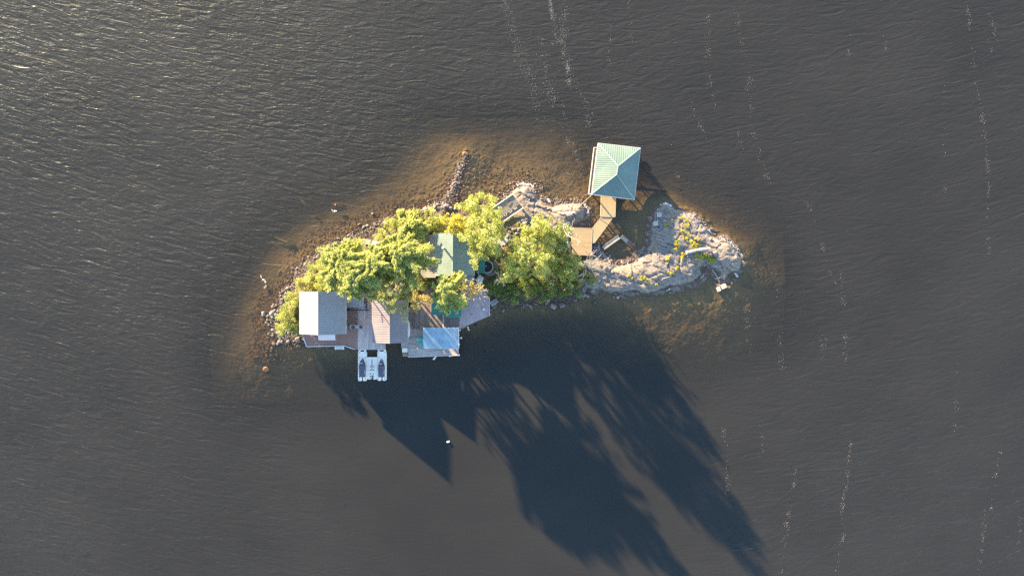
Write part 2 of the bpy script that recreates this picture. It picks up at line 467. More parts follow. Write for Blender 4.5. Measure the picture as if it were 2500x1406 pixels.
def grid_mesh(name, xs, ys, zfun, mat, attrs):
    X, Y = np.meshgrid(xs, ys)
    Z = zfun
    nx, ny = len(xs), len(ys)
    co = np.stack([X.ravel(), Y.ravel(), Z.ravel()], 1).astype(np.float32)
    i = np.arange(nx-1); j = np.arange(ny-1); I, J = np.meshgrid(i, j)
    a = (J*nx+I).ravel(); q = np.stack([a, a+1, a+nx+1, a+nx], 1).astype(np.int32)
    me = bpy.data.meshes.new(name)
    me.vertices.add(len(co)); me.vertices.foreach_set('co', co.ravel())
    me.loops.add(q.size); me.loops.foreach_set('vertex_index', q.ravel())
    me.polygons.add(len(q)); me.polygons.foreach_set('loop_start', np.arange(len(q), dtype=np.int32)*4)
    me.polygons.foreach_set('use_smooth', np.ones(len(q), bool))
    me.update(calc_edges=True)
    for k, v in attrs.items():
        at = me.attributes.new(k, 'FLOAT', 'POINT'); at.data.foreach_set('value', v.ravel().astype(np.float32))
    me.materials.append(mat)
    o = bpy.data.objects.new(name, me); COL.objects.link(o); return o

def terrain_material():
    t = NT('island_ground'); v = t.coord()
    geo = t.n('ShaderNodeNewGeometry'); z = t.sep(geo.outputs['Position'])[2]
    rock = t.attr('rock'); lobe = t.attr('lobe')
    n1 = t.noise(v, .5, 6, .62); n2 = t.noise(v, 3.2, 5, .7); n3 = t.noise(v, 11, 4, .7)
    strata = t.noise(t.coord((.8, 3.2, 1), rot=.5), 1.1, 6, .7, .8)
    rk = t.ramp(strata, [(.30, (.11, .092, .088)), (.46, (.195, .168, .158)), (.60, (.265, .235, .222)), (.75, (.35, .315, .30))])
    rk = t.mix(t.ramp(n1, [(.45, 0.), (.62, .7)]), rk, (.23, .185, .155), 'MIX')
    rk = t.mix(t.ramp(n3, [(.55, 0.), (.75, .55)]), rk, (.13, .11, .10))
    soil = t.ramp(n2, [(.3, (.055, .045, .028)), (.5, (.11, .085, .055)), (.7, (.17, .14, .09))])
    peb = t.ramp(n3, [(.3, (.05, .034, .026)), (.5, (.10, .074, .06)), (.66, (.17, .135, .115)), (.8, (.24, .20, .175))])
    green = t.ramp(n3, [(.3, (.03, .05, .015)), (.7, (.10, .13, .03))])
    low = t.math('SUBTRACT', 1.0, t.math('MULTIPLY_ADD', z, 1.1, -.15, clamp=True))
    soil = t.mix(t.ramp(n1, [(.4, 0.), (.6, .8)]), soil, green)
    g = t.mix(low, soil, peb)
    vw = t.n('ShaderNodeVectorMath', operation='ADD'); cbn = t.n('ShaderNodeCombineXYZ')
    t.l(t.math('MULTIPLY', t.noise(v, .9, 4, .6), 1.6), cbn.inputs[0]); t.l(t.math('MULTIPLY', n2, .7), cbn.inputs[1])
    t.l(t.coord((.55, 1.0, .2), rot=.5), vw.inputs[0]); t.l(cbn.outputs[0], vw.inputs[1])
    for sc_, wd_, k_c in ((.75, .012, .85), (1.9, .022, .5)):
        vo = t.n('ShaderNodeTexVoronoi'); vo.feature = 'DISTANCE_TO_EDGE'; vo.inputs['Scale'].default_value = sc_; t.l(vw.outputs[0], vo.inputs['Vector'])
        line_ = t.math('SUBTRACT', 1.0, t.math('DIVIDE', vo.outputs['Distance'], wd_*2, clamp=True))
        rk = t.mix(t.math('MULTIPLY', line_, k_c), rk, (.035, .03, .028))
    c = t.mix(rock, g, rk)
    # lichen on the outcrop
    c = t.mix(t.math('MULTIPLY', t.math('MULTIPLY', t.ramp(t.noise(v, 1.3, 5, .7), [(.56, 0.), (.64, 1.)]), rock), .35), c, (.36, .30, .08))
    # dark waterline stain and brown drowned stones
    wet = t.math('SUBTRACT', 1.0, t.math('MULTIPLY_ADD', t.math('ADD', z, t.math('MULTIPLY', n2, -.25)), 7.0, .55, clamp=True))
    c = t.mix(t.math('MULTIPLY', wet, .7), c, (.10, .06, .042))
    under = t.math('SUBTRACT', 1.0, t.math('MULTIPLY_ADD', z, 9.0, 1.2, clamp=True))
    bed = t.ramp(n3, [(.32, (.07, .052, .032)), (.5, (.15, .112, .068)), (.68, (.26, .205, .135))])
    bed = t.mix(t.ramp(n1, [(.42, 0.), (.6, .6)]), bed, (.18, .135, .078))
    c = t.mix(under, c, bed)
    t.base(c, .85, 0, .3)
    t.l(t.bump(t.math('MULTIPLY', t.math('ADD', n3, t.math('MULTIPLY', strata, 1.5)), t.math('SUBTRACT', 1.0, t.math('MULTIPLY', under, .75))), .7, .10), t.p.inputs['Normal'])
    return t.m

gx = np.arange(WX(500), WX(1930), .13); gy = np.arange(WY(990), WY(280), .13)
GX, GY = np.meshgrid(gx, gy)
TH, TR, TD, TE = terrain_h(GX, GY)
ground = grid_mesh('terrain', gx, gy, TH, terrain_material(), {'rock': TR, 'lobe': TE})
tag(ground, 'rocky island ground running down under the brown shallows', kind='structure')
def gz(x, y):
    i = min(max(int((x-gx[0])/.13), 0), len(gx)-1); j = min(max(int((y-gy[0])/.13), 0), len(gy)-1)
    return float(TH[j, i])
def gzp(px, py): p = W(px, py); return gz(p.x, p.y)

# ------------------------------------------------------------------ water
def water_material():
    t = NT('lake_water')
    geo = t.n('ShaderNodeNewGeometry'); pos = geo.outputs['Position']
    x, y, z = t.sep(pos)
    depth = t.attr('depth'); chop = t.attr('chop')
    # crests bend like a fan: y' = y - a x^2
    yy = t.math('SUBTRACT', y, t.math('MULTIPLY', t.math('MULTIPLY', x, x), .0016))
    cb = t.n('ShaderNodeCombineXYZ'); t.l(x, cb.inputs[0]); t.l(yy, cb.inputs[1])
    def mapped(sx, sy, rot=0):
        r = t.n('ShaderNodeVectorRotate'); r.rotation_type = 'Z_AXIS'; r.inputs['Angle'].default_value = rot
        t.l(cb.outputs[0], r.inputs['Vector'])
        m = t.n('ShaderNodeMapping'); m.inputs['Scale'].default_value = (sx, sy, 1); t.l(r.outputs[0], m.inputs[0]); return m.outputs[0]
    w1 = t.noise(mapped(.20, .78, .05), 1.0, 2, .5, .5)       # long crests, about 2 m apart
    w2 = t.noise(mapped(.5, 1.5, -.12), 1.0, 3, .6, .5)
    w3 = t.noise(mapped(2.2, 4.6, .2), 1.0, 3, .6, .2)
    w1s = t.math('SUBTRACT', 1.0, t.math('ABSOLUTE', t.math('MULTIPLY_ADD', w1, 2.0, -1.0)))
    w2s = t.math('SUBTRACT', 1.0, t.math('ABSOLUTE', t.math('MULTIPLY_ADD', w2, 2.0, -1.0)))
    h = t.math('ADD', t.math('MULTIPLY', w1s, .165), t.math('MULTIPLY', w2s, .08))
    h = t.math('ADD', h, t.math('MULTIPLY', w3, .038))
    gust = t.noise(mapped(.022, .04, .5), 1.0, 3, .6)
    h = t.math('MULTIPLY', h, t.math('MULTIPLY', chop, t.math('MULTIPLY_ADD', gust, 1.2, .4)))
    nb = t.bump(h, 1.0, 1.0)
    nb2 = t.bump(h, .32, 1.0)
    patch = t.noise(mapped(.035, .05), 1.0, 3, .6)
    col = t.ramp(patch, [(.35, (.0222, .0213, .0200)), (.65, (.0278, .0267, .0250))])
    df = t.n('ShaderNodeBsdfDiffuse'); t.l(col, df.inputs[0]); t.l(nb2, df.inputs['Normal'])
    tr = t.n('ShaderNodeBsdfTransparent'); tr.inputs[0].default_value = (.97, .90, .77, 1)
    tt = t.math('EXPONENT', t.math('MULTIPLY', depth, -.50))
    tt = t.math('MULTIPLY', tt, .93)
    a = t.n('ShaderNodeMixShader'); t.l(tt, a.inputs[0]); t.l(df.outputs[0], a.inputs[1]); t.l(tr.outputs[0], a.inputs[2])
    gl = t.n('ShaderNodeBsdfGlossy'); gl.inputs['Roughness'].default_value = .42; gl.inputs[0].default_value = (.80, .93, 1, 1)
    t.l(nb, gl.inputs['Normal'])
    dp = t.n('ShaderNodeVectorMath', operation='DOT_PRODUCT'); t.l(nb, dp.inputs[0]); t.l(geo.outputs['Incoming'], dp.inputs[1])
    ic = t.math('SUBTRACT', 1.0, t.math('ABSOLUTE', dp.outputs['Value']), clamp=True)
    frv = t.math('MULTIPLY_ADD', t.math('POWER', ic, 5.0), .98, .02)          # Schlick, the same from both sides
    b = t.n('ShaderNodeMixShader'); t.l(frv, b.inputs[0]); t.l(a.outputs[0], b.inputs[1]); t.l(gl.outputs[0], b.inputs[2])
    t.l(b.outputs[0], t.out.inputs[0])
    return t.m
def axis(lo, hi, step, far):
    a = list(np.arange(lo, hi+step, step)); s = step; p = a[-1]
    up = []
    while p < far: s *= 1.25; p += s; up.append(p)
    s = step; p = a[0]; dn = []
    while p > -far: s *= 1.25; p -= s; dn.append(p)
    return np.array(dn[::-1]+a+up)
wx_ = axis(-56, 48, .45, 3000); wy_ = axis(-21, 31, .45, 3000)
WXg, WYg = np.meshgrid(wx_, wy_)
wh, _, wd, _ = terrain_h(WXg, WYg, fine=False)
depth = np.clip(-wh, 0.0, 12)
# calm water in the lee of the island
qx = WXg; qy = WYg
lee_c = sstep(6, -6, qy+4)*sstep(50, 20, np.abs(qx-(-4+(-qy)*.12)) + np.clip(-qy-30, 0, 60)*.25)
wake = sstep(-60, -25, qy)*.35+.65
chop = 1.0-.82*lee_c*np.clip(wake, 0, 1)
near = np.exp(-(np.clip(-wd, 0, 50)/2.0)**2)
chop = chop*(1-.35*near)
water = grid_mesh('water', wx_, wy_, np.zeros_like(WXg), water_material(), {'depth': depth, 'chop': chop})
tag(water, 'dark wind-rippled lake water', kind='structure')
lb = MB(); lb.add([(-3000, -3000, -7.5), (3000, -3000, -7.5), (3000, 3000, -7.5), (-3000, 3000, -7.5)], [(0, 1, 2, 3)])
tag(lb.build('lake_bed', painted('lake_mud', (.03, .024, .015), .9), origin=(0, 0, -7.5)), 'dark mud of the deep lake bed', kind='structure')

# ------------------------------------------------------------------ roofs and buildings
def plane_z(face):
    a, b, c = [Vector(p) for p in face[:3]]
    n = (b-a).cross(c-a)
    return lambda x, y: a.z-(n.x*(x-a.x)+n.y*(y-a.y))/n.z
def seams(mb, face, d, spacing, w=.04, h=.045, inset=.02, start=None):
    """raised seams on a roof face (3D polygon) running along plan direction d"""
    d = Vector((d[0], d[1])).normalized(); nrm = Vector((-d.y, d.x)); zf = plane_z(face)
    ss = [nrm.dot(Vector(p[:2])) for p in face]; s0, s1 = min(ss), max(ss)
    n = max(1, int(round((s1-s0)/spacing)))
    for i in range(n+1):
        s = s0+(s1-s0)*i/n
        s = min(max(s, s0+w), s1-w)
        hits = []
        m = len(face)
        for k in range(m):
            p = Vector(face[k][:2]); q = Vector(face[(k+1) % m][:2]); a = nrm.dot(p)-s; b = nrm.dot(q)-s
            if (a > 0) != (b > 0):
                r = p+(q-p)*(a/(a-b)); hits.append(d.dot(r))
        if len(hits) < 2: continue
        t0, t1 = min(hits)+inset, max(hits)-inset
        if t1-t0 < .1: continue
        c = []
        for t in (t0, t1):
            for sg in (-1, 1):
                p = d*t+nrm*(s+sg*w/2); c.append((p.x, p.y, zf(p.x, p.y)))
        v = [(x, y, z-.01) for x, y, z in c]+[(x, y, z+h) for x, y, z in c]
        mb.add(v, [(0, 1, 3, 2), (4, 6, 7, 5), (0, 4, 5, 1), (2, 3, 7, 6), (0, 2, 6, 4), (1, 5, 7, 3)])
def windows_on(parent, wall, items):
    """items: (side, pos along wall, z0, width, height, name)"""
    x0, x1, y0, y1 = wall
    for side, c, z0, w, hh, nm in items:
        f = MB(); g = MB(); t = .06
        if side in 'SN':
            y = y0 if side == 'S' else y1; s = -1 if side == 'S' else 1
            f.box(c-w/2-.08, c+w/2+.08, y-.02*s, y+t*s, z0-.08, z0+hh+.08); g.box(c-w/2, c+w/2, y, y+(t+.02)*s, z0, z0+hh)
        else:
            x = x0 if side == 'W' else x1; s = -1 if side == 'W' else 1
            f.box(x-.02*s, x+t*s, c-w/2-.08, c+w/2+.08, z0-.08, z0+hh+.08); g.box(x, x+(t+.02)*s, c-w/2, c+w/2, z0, z0+hh)
        if nm == 'door':
            o = f.build('door', M_white, parent); g.build('door_panel', M_brownwall, o)
        else:
            o = f.build('window', M_white, parent); g.build('pane', M_glass, o)
def walls(mb, x0, x1, y0, y1, z0, ze, xr=None, zr=None):
    """box walls with optional gable ends (ridge along y)"""
    if xr is None: mb.box(x0, x1, y0, y1, z0, ze); return
    prof = [(x0, z0), (x1, z0), (x1, ze), (xr, zr), (x0, ze)]
    v = [(x, y0, z) for x, z in prof]+[(x, y1, z) for x, z in prof]
    mb.add(v, [(0, 1, 2, 3, 4), (9, 8, 7, 6, 5)]+[(i, i+5, (i+1) % 5+5, (i+1) % 5) for i in range(5)])
def gable_roof(root, xw, xr, xe, ys, yn, zw, zr, ze, mat, matE=None, sp=.41, th=.12, trim=M_trim):
    """ridge runs north-south; returns nothing, builds two roof parts with seams and a ridge cap"""
    fw = [(xw, ys, zw), (xr, ys, zr), (xr, yn, zr), (xw, yn, zw)]
    fe = [(xr, ys, zr), (xe, ys, ze), (xe, yn, ze), (xr, yn, zr)]
    for f, m in ((fw, mat), (fe, matE or mat)):
        b = MB(); b.slab(f, th); seams(b, f, (1, 0), sp); b.build('roof_slope', m, root)
    c = MB(); w = .13
    kz = lambda a: zr-(zr-zw)*a/(xr-xw); ke = lambda a: zr-(zr-ze)*a/(xe-xr)
    v = []
    for y in (ys-.02, yn+.02): v += [(xr-w, y, kz(w)+.055), (xr, y, zr+.07), (xr+w, y, ke(w)+.055), (xr+w, y, ke(w)+.04), (xr, y, zr+.04), (xr-w, y, kz(w)+.04)]
    c.add(v, [(0, 1, 7, 6), (1, 2, 8, 7), (0, 5, 4, 1), (1, 4, 3, 2), (6, 7, 10, 11), (7, 8, 9, 10), (0, 6, 11, 5), (2, 3, 9, 8)])
    c.build('ridge_cap', mat, root)
    e = MB()
    e.box(xw-.03, xw+.0, ys, yn, zw-th-.06, zw+.01); e.box(xe, xe+.03, ys, yn, ze-th-.06, ze+.01)
    e.build_each('eave_trim', trim, root)
def posts(mb, pts, z0, z1, r=.09):
    for p in pts: mb.rbox(p, r*2, r*2, z0, z1)

# ---- west cabin
zr, ze = 6.7, 4.35
xw, xe, xr = WX(731.2, ze), WX(844.6, ze), WX(776.6, zr)
ys, yn = WY(815.5, ze), WY(711.5, ze)
cab = thing('cabin', ((xw+xe)/2, (ys+yn)/2, 1.0), 'cabin with a ribbed cream and slate blue gable roof at the western tip', 'cabin')
gable_roof(cab, xw, xr, xe, ys, yn, ze, zr, ze, M_cream, sp=.405)
wl = MB(); walls(wl, xw+.45, xe-.45, ys+.4, yn-.4, .9, ze-.05, xr, zr-.35); wl.build_each('wall', M_greywall, cab)
windows_on(cab, (xw+.45, xe-.45, ys+.4, yn-.4), [('S', xr-1.6, 1.9, 1.2, 1.1, 'w'), ('S', xr+2.3, 1.12, .95, 2.05, 'door'), ('E', (ys+yn)/2-1.8, 1.9, 1.2, 1.1, 'w'),
                                              ('E', (ys+yn)/2+1.5, 1.12, .9, 2.05, 'door'), ('W', (ys+yn)/2, 1.9, 1.4, 1.1, 'w')])
aw = MB(); a0, a1 = W(776.4, 817.0, 3.0), W(819.0, 830.5, 2.75)
aw.slab([(a0.x, a0.y+.35, 3.15), (a1.x, a0.y+.35, 3.15), (a1.x, a1.y, 2.75), (a0.x, a1.y, 2.75)], .06); aw.build('awning', M_mauvepanel, cab)
# ---- small shed roof between cabin and boathouse
zs = 2.9
p0, p1 = W(846.5, 731, zs), W(889, 751, zs)
sh = thing('lean_to', ((p0.x+p1.x)/2, (p0.y+p1.y)/2, 1.0), 'small slate roofed lean-to against the cabin, on a dark post frame', 'lean-to')
b = MB(); f = [(p0.x, p1.y, zs-.2), (p1.x, p1.y, zs-.2), (p1.x, p0.y+.3, zs+.12), (p0.x, p0.y+.3, zs+.12)]; b.slab(f, .08); seams(b, f, (0, 1), .45); b.build('roof', M_cream, sh)
b = MB()
for qx, qy in ((p0.x+.1, p1.y+.1), (p1.x-.1, p1.y+.1), (p1.x-.1, p0.y+.1), (p0.x+.1, p0.y+.1)): b.rbox((qx, qy), .14, .14, 1.0, zs-.3)
b.build_each('frame', M_black, sh)
b = MB(); b.box(p0.x-.1, p1.x+.5, p1.y-.5, p1.y-.35, 2.45, 2.6); b.box(p1.x+.25, p1.x+.4, p1.y-.5, p0.y+.6, 2.45, 2.6)
b.rbox((p1.x+.33, p1.y-.42), .13, .13, 1.0, 2.45); b.rbox((p1.x+.33, p0.y+.5), .13, .13, 1.0, 2.45); b.rbox((p0.x, p1.y-.42), .13, .13, 1.0, 2.45)
b.build_each('pergola', M_black, sh)
b = MB(); b.box(p0.x+.3, p1.x-.2, p1.y+.6, p0.y, 1.05, 1.9); b.build('storage_box', M_brownwall, sh)

# ---- decks
DZ = 1.0
def deck(name, label, pts, z, mat, parent=None, th=.18, legs=True, rail=None):
    pw = [tuple(W(a, b_, z)[:2]) for a, b_ in pts]
    cx = sum(p[0] for p in pw)/len(pw); cy = sum(p[1] for p in pw)/len(pw)
    if parent is None: parent = thing(name, (cx, cy, z-.9), label, 'deck')
    m = MB(); m.prism(pw, z-th, z); m.build('deck_boards', mat, parent)
    if legs:
        n = len(pw)
        for i in range(n):
            a = Vector(pw[i]); c = Vector(pw[(i+1) % n]); L = (c-a).length
            ctr = Vector((cx, cy))
            k = max(1, int(L/2.6))
            for j in range(k):
                q = a+(c-a)*(j/k); q = q+(ctr-q).normalized()*.3
                g = gz(q.x, q.y)
                if g > z-.5: continue
                pm = MB(); pm.rbox(q, .2, .2, min(g, -.1)-.3, z-th-.001); pm.build('post', M_beam, parent)
    return parent
dk = deck('deck', 'dark brown composite deck wrapping round the cabin', [(737, 800), (737.5, 816), (749, 845.5), (840, 843.5), (866, 852), (873, 853.5), (873, 735), (840, 735), (840, 800)], DZ, M_deckbrown)
tr = MB()
line = [W(737, 812, 1.0), W(749, 846, 1.0), W(840, 844, 1.0), W(866, 852.3, 1.0)]
for a, c in zip(line, line[1:]):
    d = (c-a).normalized(); nn = Vector((-d.y, d.x, 0))*.05
    tr.prism([(a-nn)[:2], (c-nn)[:2], (c+nn)[:2], (a+nn)[:2]], 0.8, 1.12)
tr.build_each('edge_trim', M_white, dk)
st = thing('ladder', W(828, 850, .5), 'white framed swim ladder below the brown deck edge', 'ladder')
b = MB()
for px in (818.5, 838.5):
    q = W(px, 850, .6); b.box(q.x-.06, q.x+.06, q.y-.25, q.y+.35, .55, .65); b.tube([(q.x, q.y+.3, .7), (q.x, q.y-.25, -.6)], .035)
b.build_each('side_rail', M_white, st)
for k in range(3):
    q = W(828.5, 847.5+k*2.2, .6-k*.25); b = MB(); b.box(q.x-.7, q.x+.7, q.y-.07, q.y+.07, .55-k*.28, .6-k*.28); b.build('step', M_white, st)
deck('deck', 'weathered pale grey deck between the brown deck and the boathouse', [(873.2, 716), (873.2, 853.5), (941, 853.5), (941, 834), (909, 834), (909, 716)], DZ-.004, M_deckgrey)

# ---- middle boathouse
ze, zr = 3.1, 4.5
xw, xe, xr = WX(908.5, ze), WX(995.8, ze), WX(951.3, zr); ys, yn = WY(836.8, ze), WY(733, ze)
bh = thing('boathouse', ((xw+xe)/2, (ys+yn)/2, 0), 'boathouse with a tan and slate blue gable roof over a boat slip', 'boathouse')
gable_roof(bh, xw, xr, xe, ys, yn, ze, zr, ze, M_tan, sp=.40)
b = MB(); b.box(xw+.35, xw+.5, ys+.3, yn-.3, .6, ze-.15); b.box(xe-.5, xe-.35, ys+.3, yn-.3, .6, ze-.15); b.box(xw+.5, xe-.5, yn-.45, yn-.3, .6, ze-.15); b.build_each('wall', M_greywall, bh)
b = MB(); b.add([(xw+.4, ys+.3, ze-.1), (xe-.4, ys+.3, ze-.1), (xr, ys+.3, zr-.25), (xw+.4, ys+.42, ze-.1), (xe-.4, ys+.42, ze-.1), (xr, ys+.42, zr-.25)],
       [(0, 1, 2), (5, 4, 3), (0, 3, 4, 1), (1, 4, 5, 2), (2, 5, 3, 0)]); b.build('gable_board', M_white, bh)
b = MB(); b.box(xw+.5, xw+1.0, ys+.35, yn-.5, .75, .9); b.box(xe-1.2, xe-.5, ys+.35, yn-.5, .75, .9); b.build_each('walkway', M_deckgrey, bh)
b = MB()
for qx in (xw+.43, xe-.43):
    for i in range(4): b.rbox((qx, ys+.45+i*2.2), .18, .18, -1.6, .75)
b.build_each('pile', M_beam, bh)
# boat lying on the deck under the eave
def loft(mb, secs, n=10, closed_bottom=True):
    """secs: (y, x centre, halfwidth, zbase, ztop)"""
    b0 = len(mb.v)
    for (yy, xc, hw, zb, zt) in secs:
        for k in range(n+1):
            t = math.pi*k/n
            cx_ = math.cos(t); sx_ = math.sin(t)
            mb.v.append((xc+hw*math.copysign(abs(cx_)**.75, cx_), yy, zb+(zt-zb)*sx_**.6))
    for i in range(len(secs)-1):
        for k in range(n):
            a = b0+i*(n+1)+k; mb.f.append((a, a+1, a+n+2, a+n+1))
        mb.f.append((b0+i*(n+1)+n, b0+i*(n+1), b0+(i+1)*(n+1), b0+(i+1)*(n+1)+n))
    mb.f.append(tuple(b0+k for k in range(n+1))); e = b0+(len(secs)-1)*(n+1); mb.f.append(tuple(e+k for k in range(n, -1, -1)))
cx = WX(994.5, 1.2); y0, y1 = WY(824.5, 1.2), WY(782, 1.2)
cn = thing('rowing_boat', (cx, (y0+y1)/2, .97), 'upturned white rowing boat lying along the tan and blue boathouse', 'boat')
b = MB(); loft(b, [(y0+(y1-y0)*t, cx, .05+.42*math.sin(math.pi*min(max(t, .02), .98))**.35, .98, .98+.12+.33*math.sin(math.pi*min(max(t, .02), .98))**.5) for t in np.linspace(0, 1, 13)]); b.build('hull', M_white, cn, smooth=True)
b = MB(); b.tube([(cx, y0+.15, 1.22), (cx, y0+.5, 1.42), (cx, (y0+y1)/2, 1.46), (cx, y1-.5, 1.42), (cx, y1-.15, 1.22)], .03); b.build('keel', M_white, cn)

# ---- side pier with steps
pr = deck('pier', 'narrow grey board pier beside the open boat slip', [(979.3, 836.5), (996, 836.5), (996, 849.5), (981, 849.5), (979.3, 848)], DZ-.05, M_deckcross)
pr['category'] = 'pier'
sp_ = thing('steps', W(988, 860, .3), 'pale steps going down into the water at the end of the narrow pier', 'steps')
for k, (a, c, z, m) in enumerate([(849.8, 855, .85, M_dockfloat), (855, 860, .72, M_dockfloat), (860, 862.5, .58, M_beam), (862.8, 866.3, .42, M_yellow), (866.6, 870, .26, M_yellow)]):
    q0, q1 = W(981.5+k*.4, a, z), W(995.6, c, z); b = MB(); b.box(q0.x, q1.x, q1.y, q0.y-.01, z-.1, z)
    o = b.build('step', m, sp_)
b = MB(); q0, q1 = W(982, 851, .3), W(995.4, 869, .1)
b.box(q0.x, q0.x+.08, q1.y, q0.y, -.6, .14); b.box(q1.x-.08, q1.x, q1.y, q0.y, -.6, .14); b.build_each('side_rail', M_beam, sp_)

# ---- east decks
deck('deck', 'old dark grey deck boards around the bright blue roof', [(996.2, 752), (996.2, 803), (1120, 801), (1126, 740), (1126, 700), (1040, 700), (1020, 740)], DZ-.03, M_deckold)
e2 = deck('deck', 'patchy grey waterfront deck under the bright blue roof', [(996.2, 803.2), (996.2, 871), (1119.6, 866.5), (1120, 801.2)], DZ-.01, M_deckcross)
e3 = deck('deck', 'wedge shaped mauve grey deck pointing east over the dark water', [(1120.3, 803.5), (1122, 803), (1195, 771), (1194, 728), (1180, 700), (1126.3, 700), (1126.3, 740)], DZ, M_deckramp)
b = MB(); a, c = W(1122, 804, .95), W(1136, 797.5, .95); d = (c-a).normalized(); nn = Vector((-d.y, d.x, 0))*.09; b.prism([(a-nn)[:2], (c-nn)[:2], (c+nn)[:2], (a+nn)[:2]], .55, 1.04); b.build('fascia', planks('pink_fascia', (.42, .28, .20), 0, .2), e3)
b = MB(); a, c = W(1194.2, 728, 1), W(1195.4, 771, 1); b.prism([(a.x-.05, a.y), (c.x-.05, c.y), (c.x+.05, c.y), (a.x+.05, a.y)], .6, 1.06); b.build_each('edge_trim', M_trim, e3)
b = MB()
a, c = W(996.4, 871.3, 1), W(1119.6, 866.8, 1); b.prism([(a.x, a.y-.06), (c.x, c.y-.06), (c.x, c.y+.05), (a.x, a.y+.05)], .65, 1.03); b.build_each('edge_trim', M_trim, e2)
b = MB(); q = W(1082, 793, 1); b.box(q.x-.07, q.x+.07, WY(800, 1), WY(768, 1), .972, 1.012); b.build_each('deck_beam', M_trim, e2)

# bright blue roof on posts
zb = 3.05
c0, c1, c2, c3 = W(1033, 799.5, zb), W(1119.5, 799.5, zb), W(1120, 850.5, zb-.35), W(1033.2, 851.5, zb-.35)
br = thing('pavilion', ((c0.x+c1.x)/2, (c0.y+c3.y)/2, 1), 'open shelter with a bright blue corrugated roof on the waterfront deck', 'shelter')
b = MB(); f = [tuple(c3), tuple(c2), tuple(c1), tuple(c0)]; b.slab(f, .06); seams(b, f, (1, 0), .17, w=.07, h=.035, inset=0.0); b.build('roof', M_bright, br)
for q in (c0, c1, c2, c3):
    ctr = (c0+c2)/2; v = Vector(q)+(ctr-q).normalized()*.35; b = MB(); b.rbox(v[:2], .13, .13, 1.0, v.z-.11); b.build('post', M_beam, br)
b = MB(); b.box(c0.x+.2, c1.x-.2, c0.y-.3, c0.y-.18, zb-.22, zb-.08); b.box(c3.x+.2, c2.x-.2, c3.y+.18, c3.y+.3, zb-.55, zb-.41); b.build_each('beam', M_beam, br)
b = MB(); b.box(c1.x+.001, c1.x+.05, c2.y, c1.y, zb-.42, zb-.02); b.build_each('eave_trim', M_white, br)
b = MB(); b.box(c3.x, c2.x, c2.y-.08, c2.y-.03, zb-.45, zb-.34); b.build('gutter', M_bluetin, br)

# ---- green roofed bunkhouse south of the main house
bk = thing('bunkhouse', W(1090, 745, 1), 'low bunkhouse with a deep green roof half hidden below the pines', 'bunkhouse')
for (x0p, x1p, y0p, y1p, z, m) in ((1053.4, 1086, 715, 768.5, 2.9, M_green3), (1086.8, 1125.5, 715, 775.5, 2.95, M_green3)):
    a, c = W(x0p, y1p, z), W(x1p, y0p, z+.7)
    f = [(a.x, a.y, z), (c.x, a.y, z), (c.x, c.y, z+.7), (a.x, c.y, z+.7)]; b = MB(); b.slab(f, .08); seams(b, f, (0, 1), .35); b.build('roof', m, bk)
a, c = W(1056, 764, 2.8), W(1123, 712, 2.8); b = MB(); b.box(a.x, c.x, a.y, c.y, .9, 2.8); b.build_each('wall', M_brownwall, bk)
windows_on(bk, (a.x, c.x, a.y, c.y), [('S', a.x+1.0, 1.6, .8, .8, 'w'), ('S', a.x+3.0, 1.0, .8, 1.75, 'door')])

# ---- main house
g0 = 2.2
zr, ze = 6.6, 4.9
xr, xe, xm, xw = WX(1105.3, zr), WX(1158.6, ze), WX(1063.6, 5.0), WX(1027, 4.4)
ys, yn = WY(674, ze), WY(570, ze)
mh = thing('house', ((xm+xe)/2, (ys+yn)/2, g0), 'main house under the trees, its ribbed roof pale green west and teal east', 'house')
gable_roof(mh, xm, xr, xe, ys, yn, 5.0, zr, ze, M_green2, M_green2, sp=.33)
f = [(xw, ys-.25, 4.3), (xm-.02, ys-.25, 4.92), (xm-.02, yn-.2, 4.92), (xw, yn-.2, 4.3)]
b = MB(); b.slab(f, .1); seams(b, f, (1, 0), .33); o = b.build('porch_roof', M_oldroof, mh)
b = MB(); walls(b, xm+.3, xe-.35, ys+.35, yn-.35, 1.4, 4.8, xr, zr-.3); b.box(xw+.3, xm+.3, ys+.2, yn-.5, 1.4, 4.2); b.build_each('wall', M_brownwall, mh)
windows_on(mh, (xm+.3, xe-.35, ys+.35, yn-.35), [('E', (ys+yn)/2+1.5, 3.0, 1.2, 1.1, 'w'), ('S', xr-.6, 3.0, 1.0, 1.0, 'w'), ('N', xr, 3.0, 1.2, 1.1, 'w'), ('S', xr+1.7, 2.1, .9, 2.0, 'door')])
ch = W(1082.3, 605, 7.2)
b = MB(); b.tube([(ch.x, ch.y, 5.3), (ch.x, ch.y, 7.0)], .15, 12); cho = b.build('chimney', M_black, mh)
b = MB(); b.tube([(ch.x, ch.y, 7.05), (ch.x, ch.y, 7.1), (ch.x, ch.y, 7.22)], [.26, .26, .04], 12); b.build('chimney_cap', M_trim, cho)
# lower blue corrugated roof
f = [tuple(W(1109, 695, 3.7)), tuple(W(1157.8, 695, 3.7)), tuple(W(1157.8, 675, 4.1)), tuple(W(1109, 675, 4.1))]
b = MB(); b.slab(f, .06); seams(b, f, (0, 1), .17, w=.06, h=.03); b.build('lower_roof', M_bluetin, mh)
b = MB(); q0, q1 = W(1111, 693, 3.6), W(1156, 675, 3.6); b.box(q0.x, q1.x, q0.y, q1.y, 1.2, 3.55); b.build('lower_wall', M_greywall, mh)
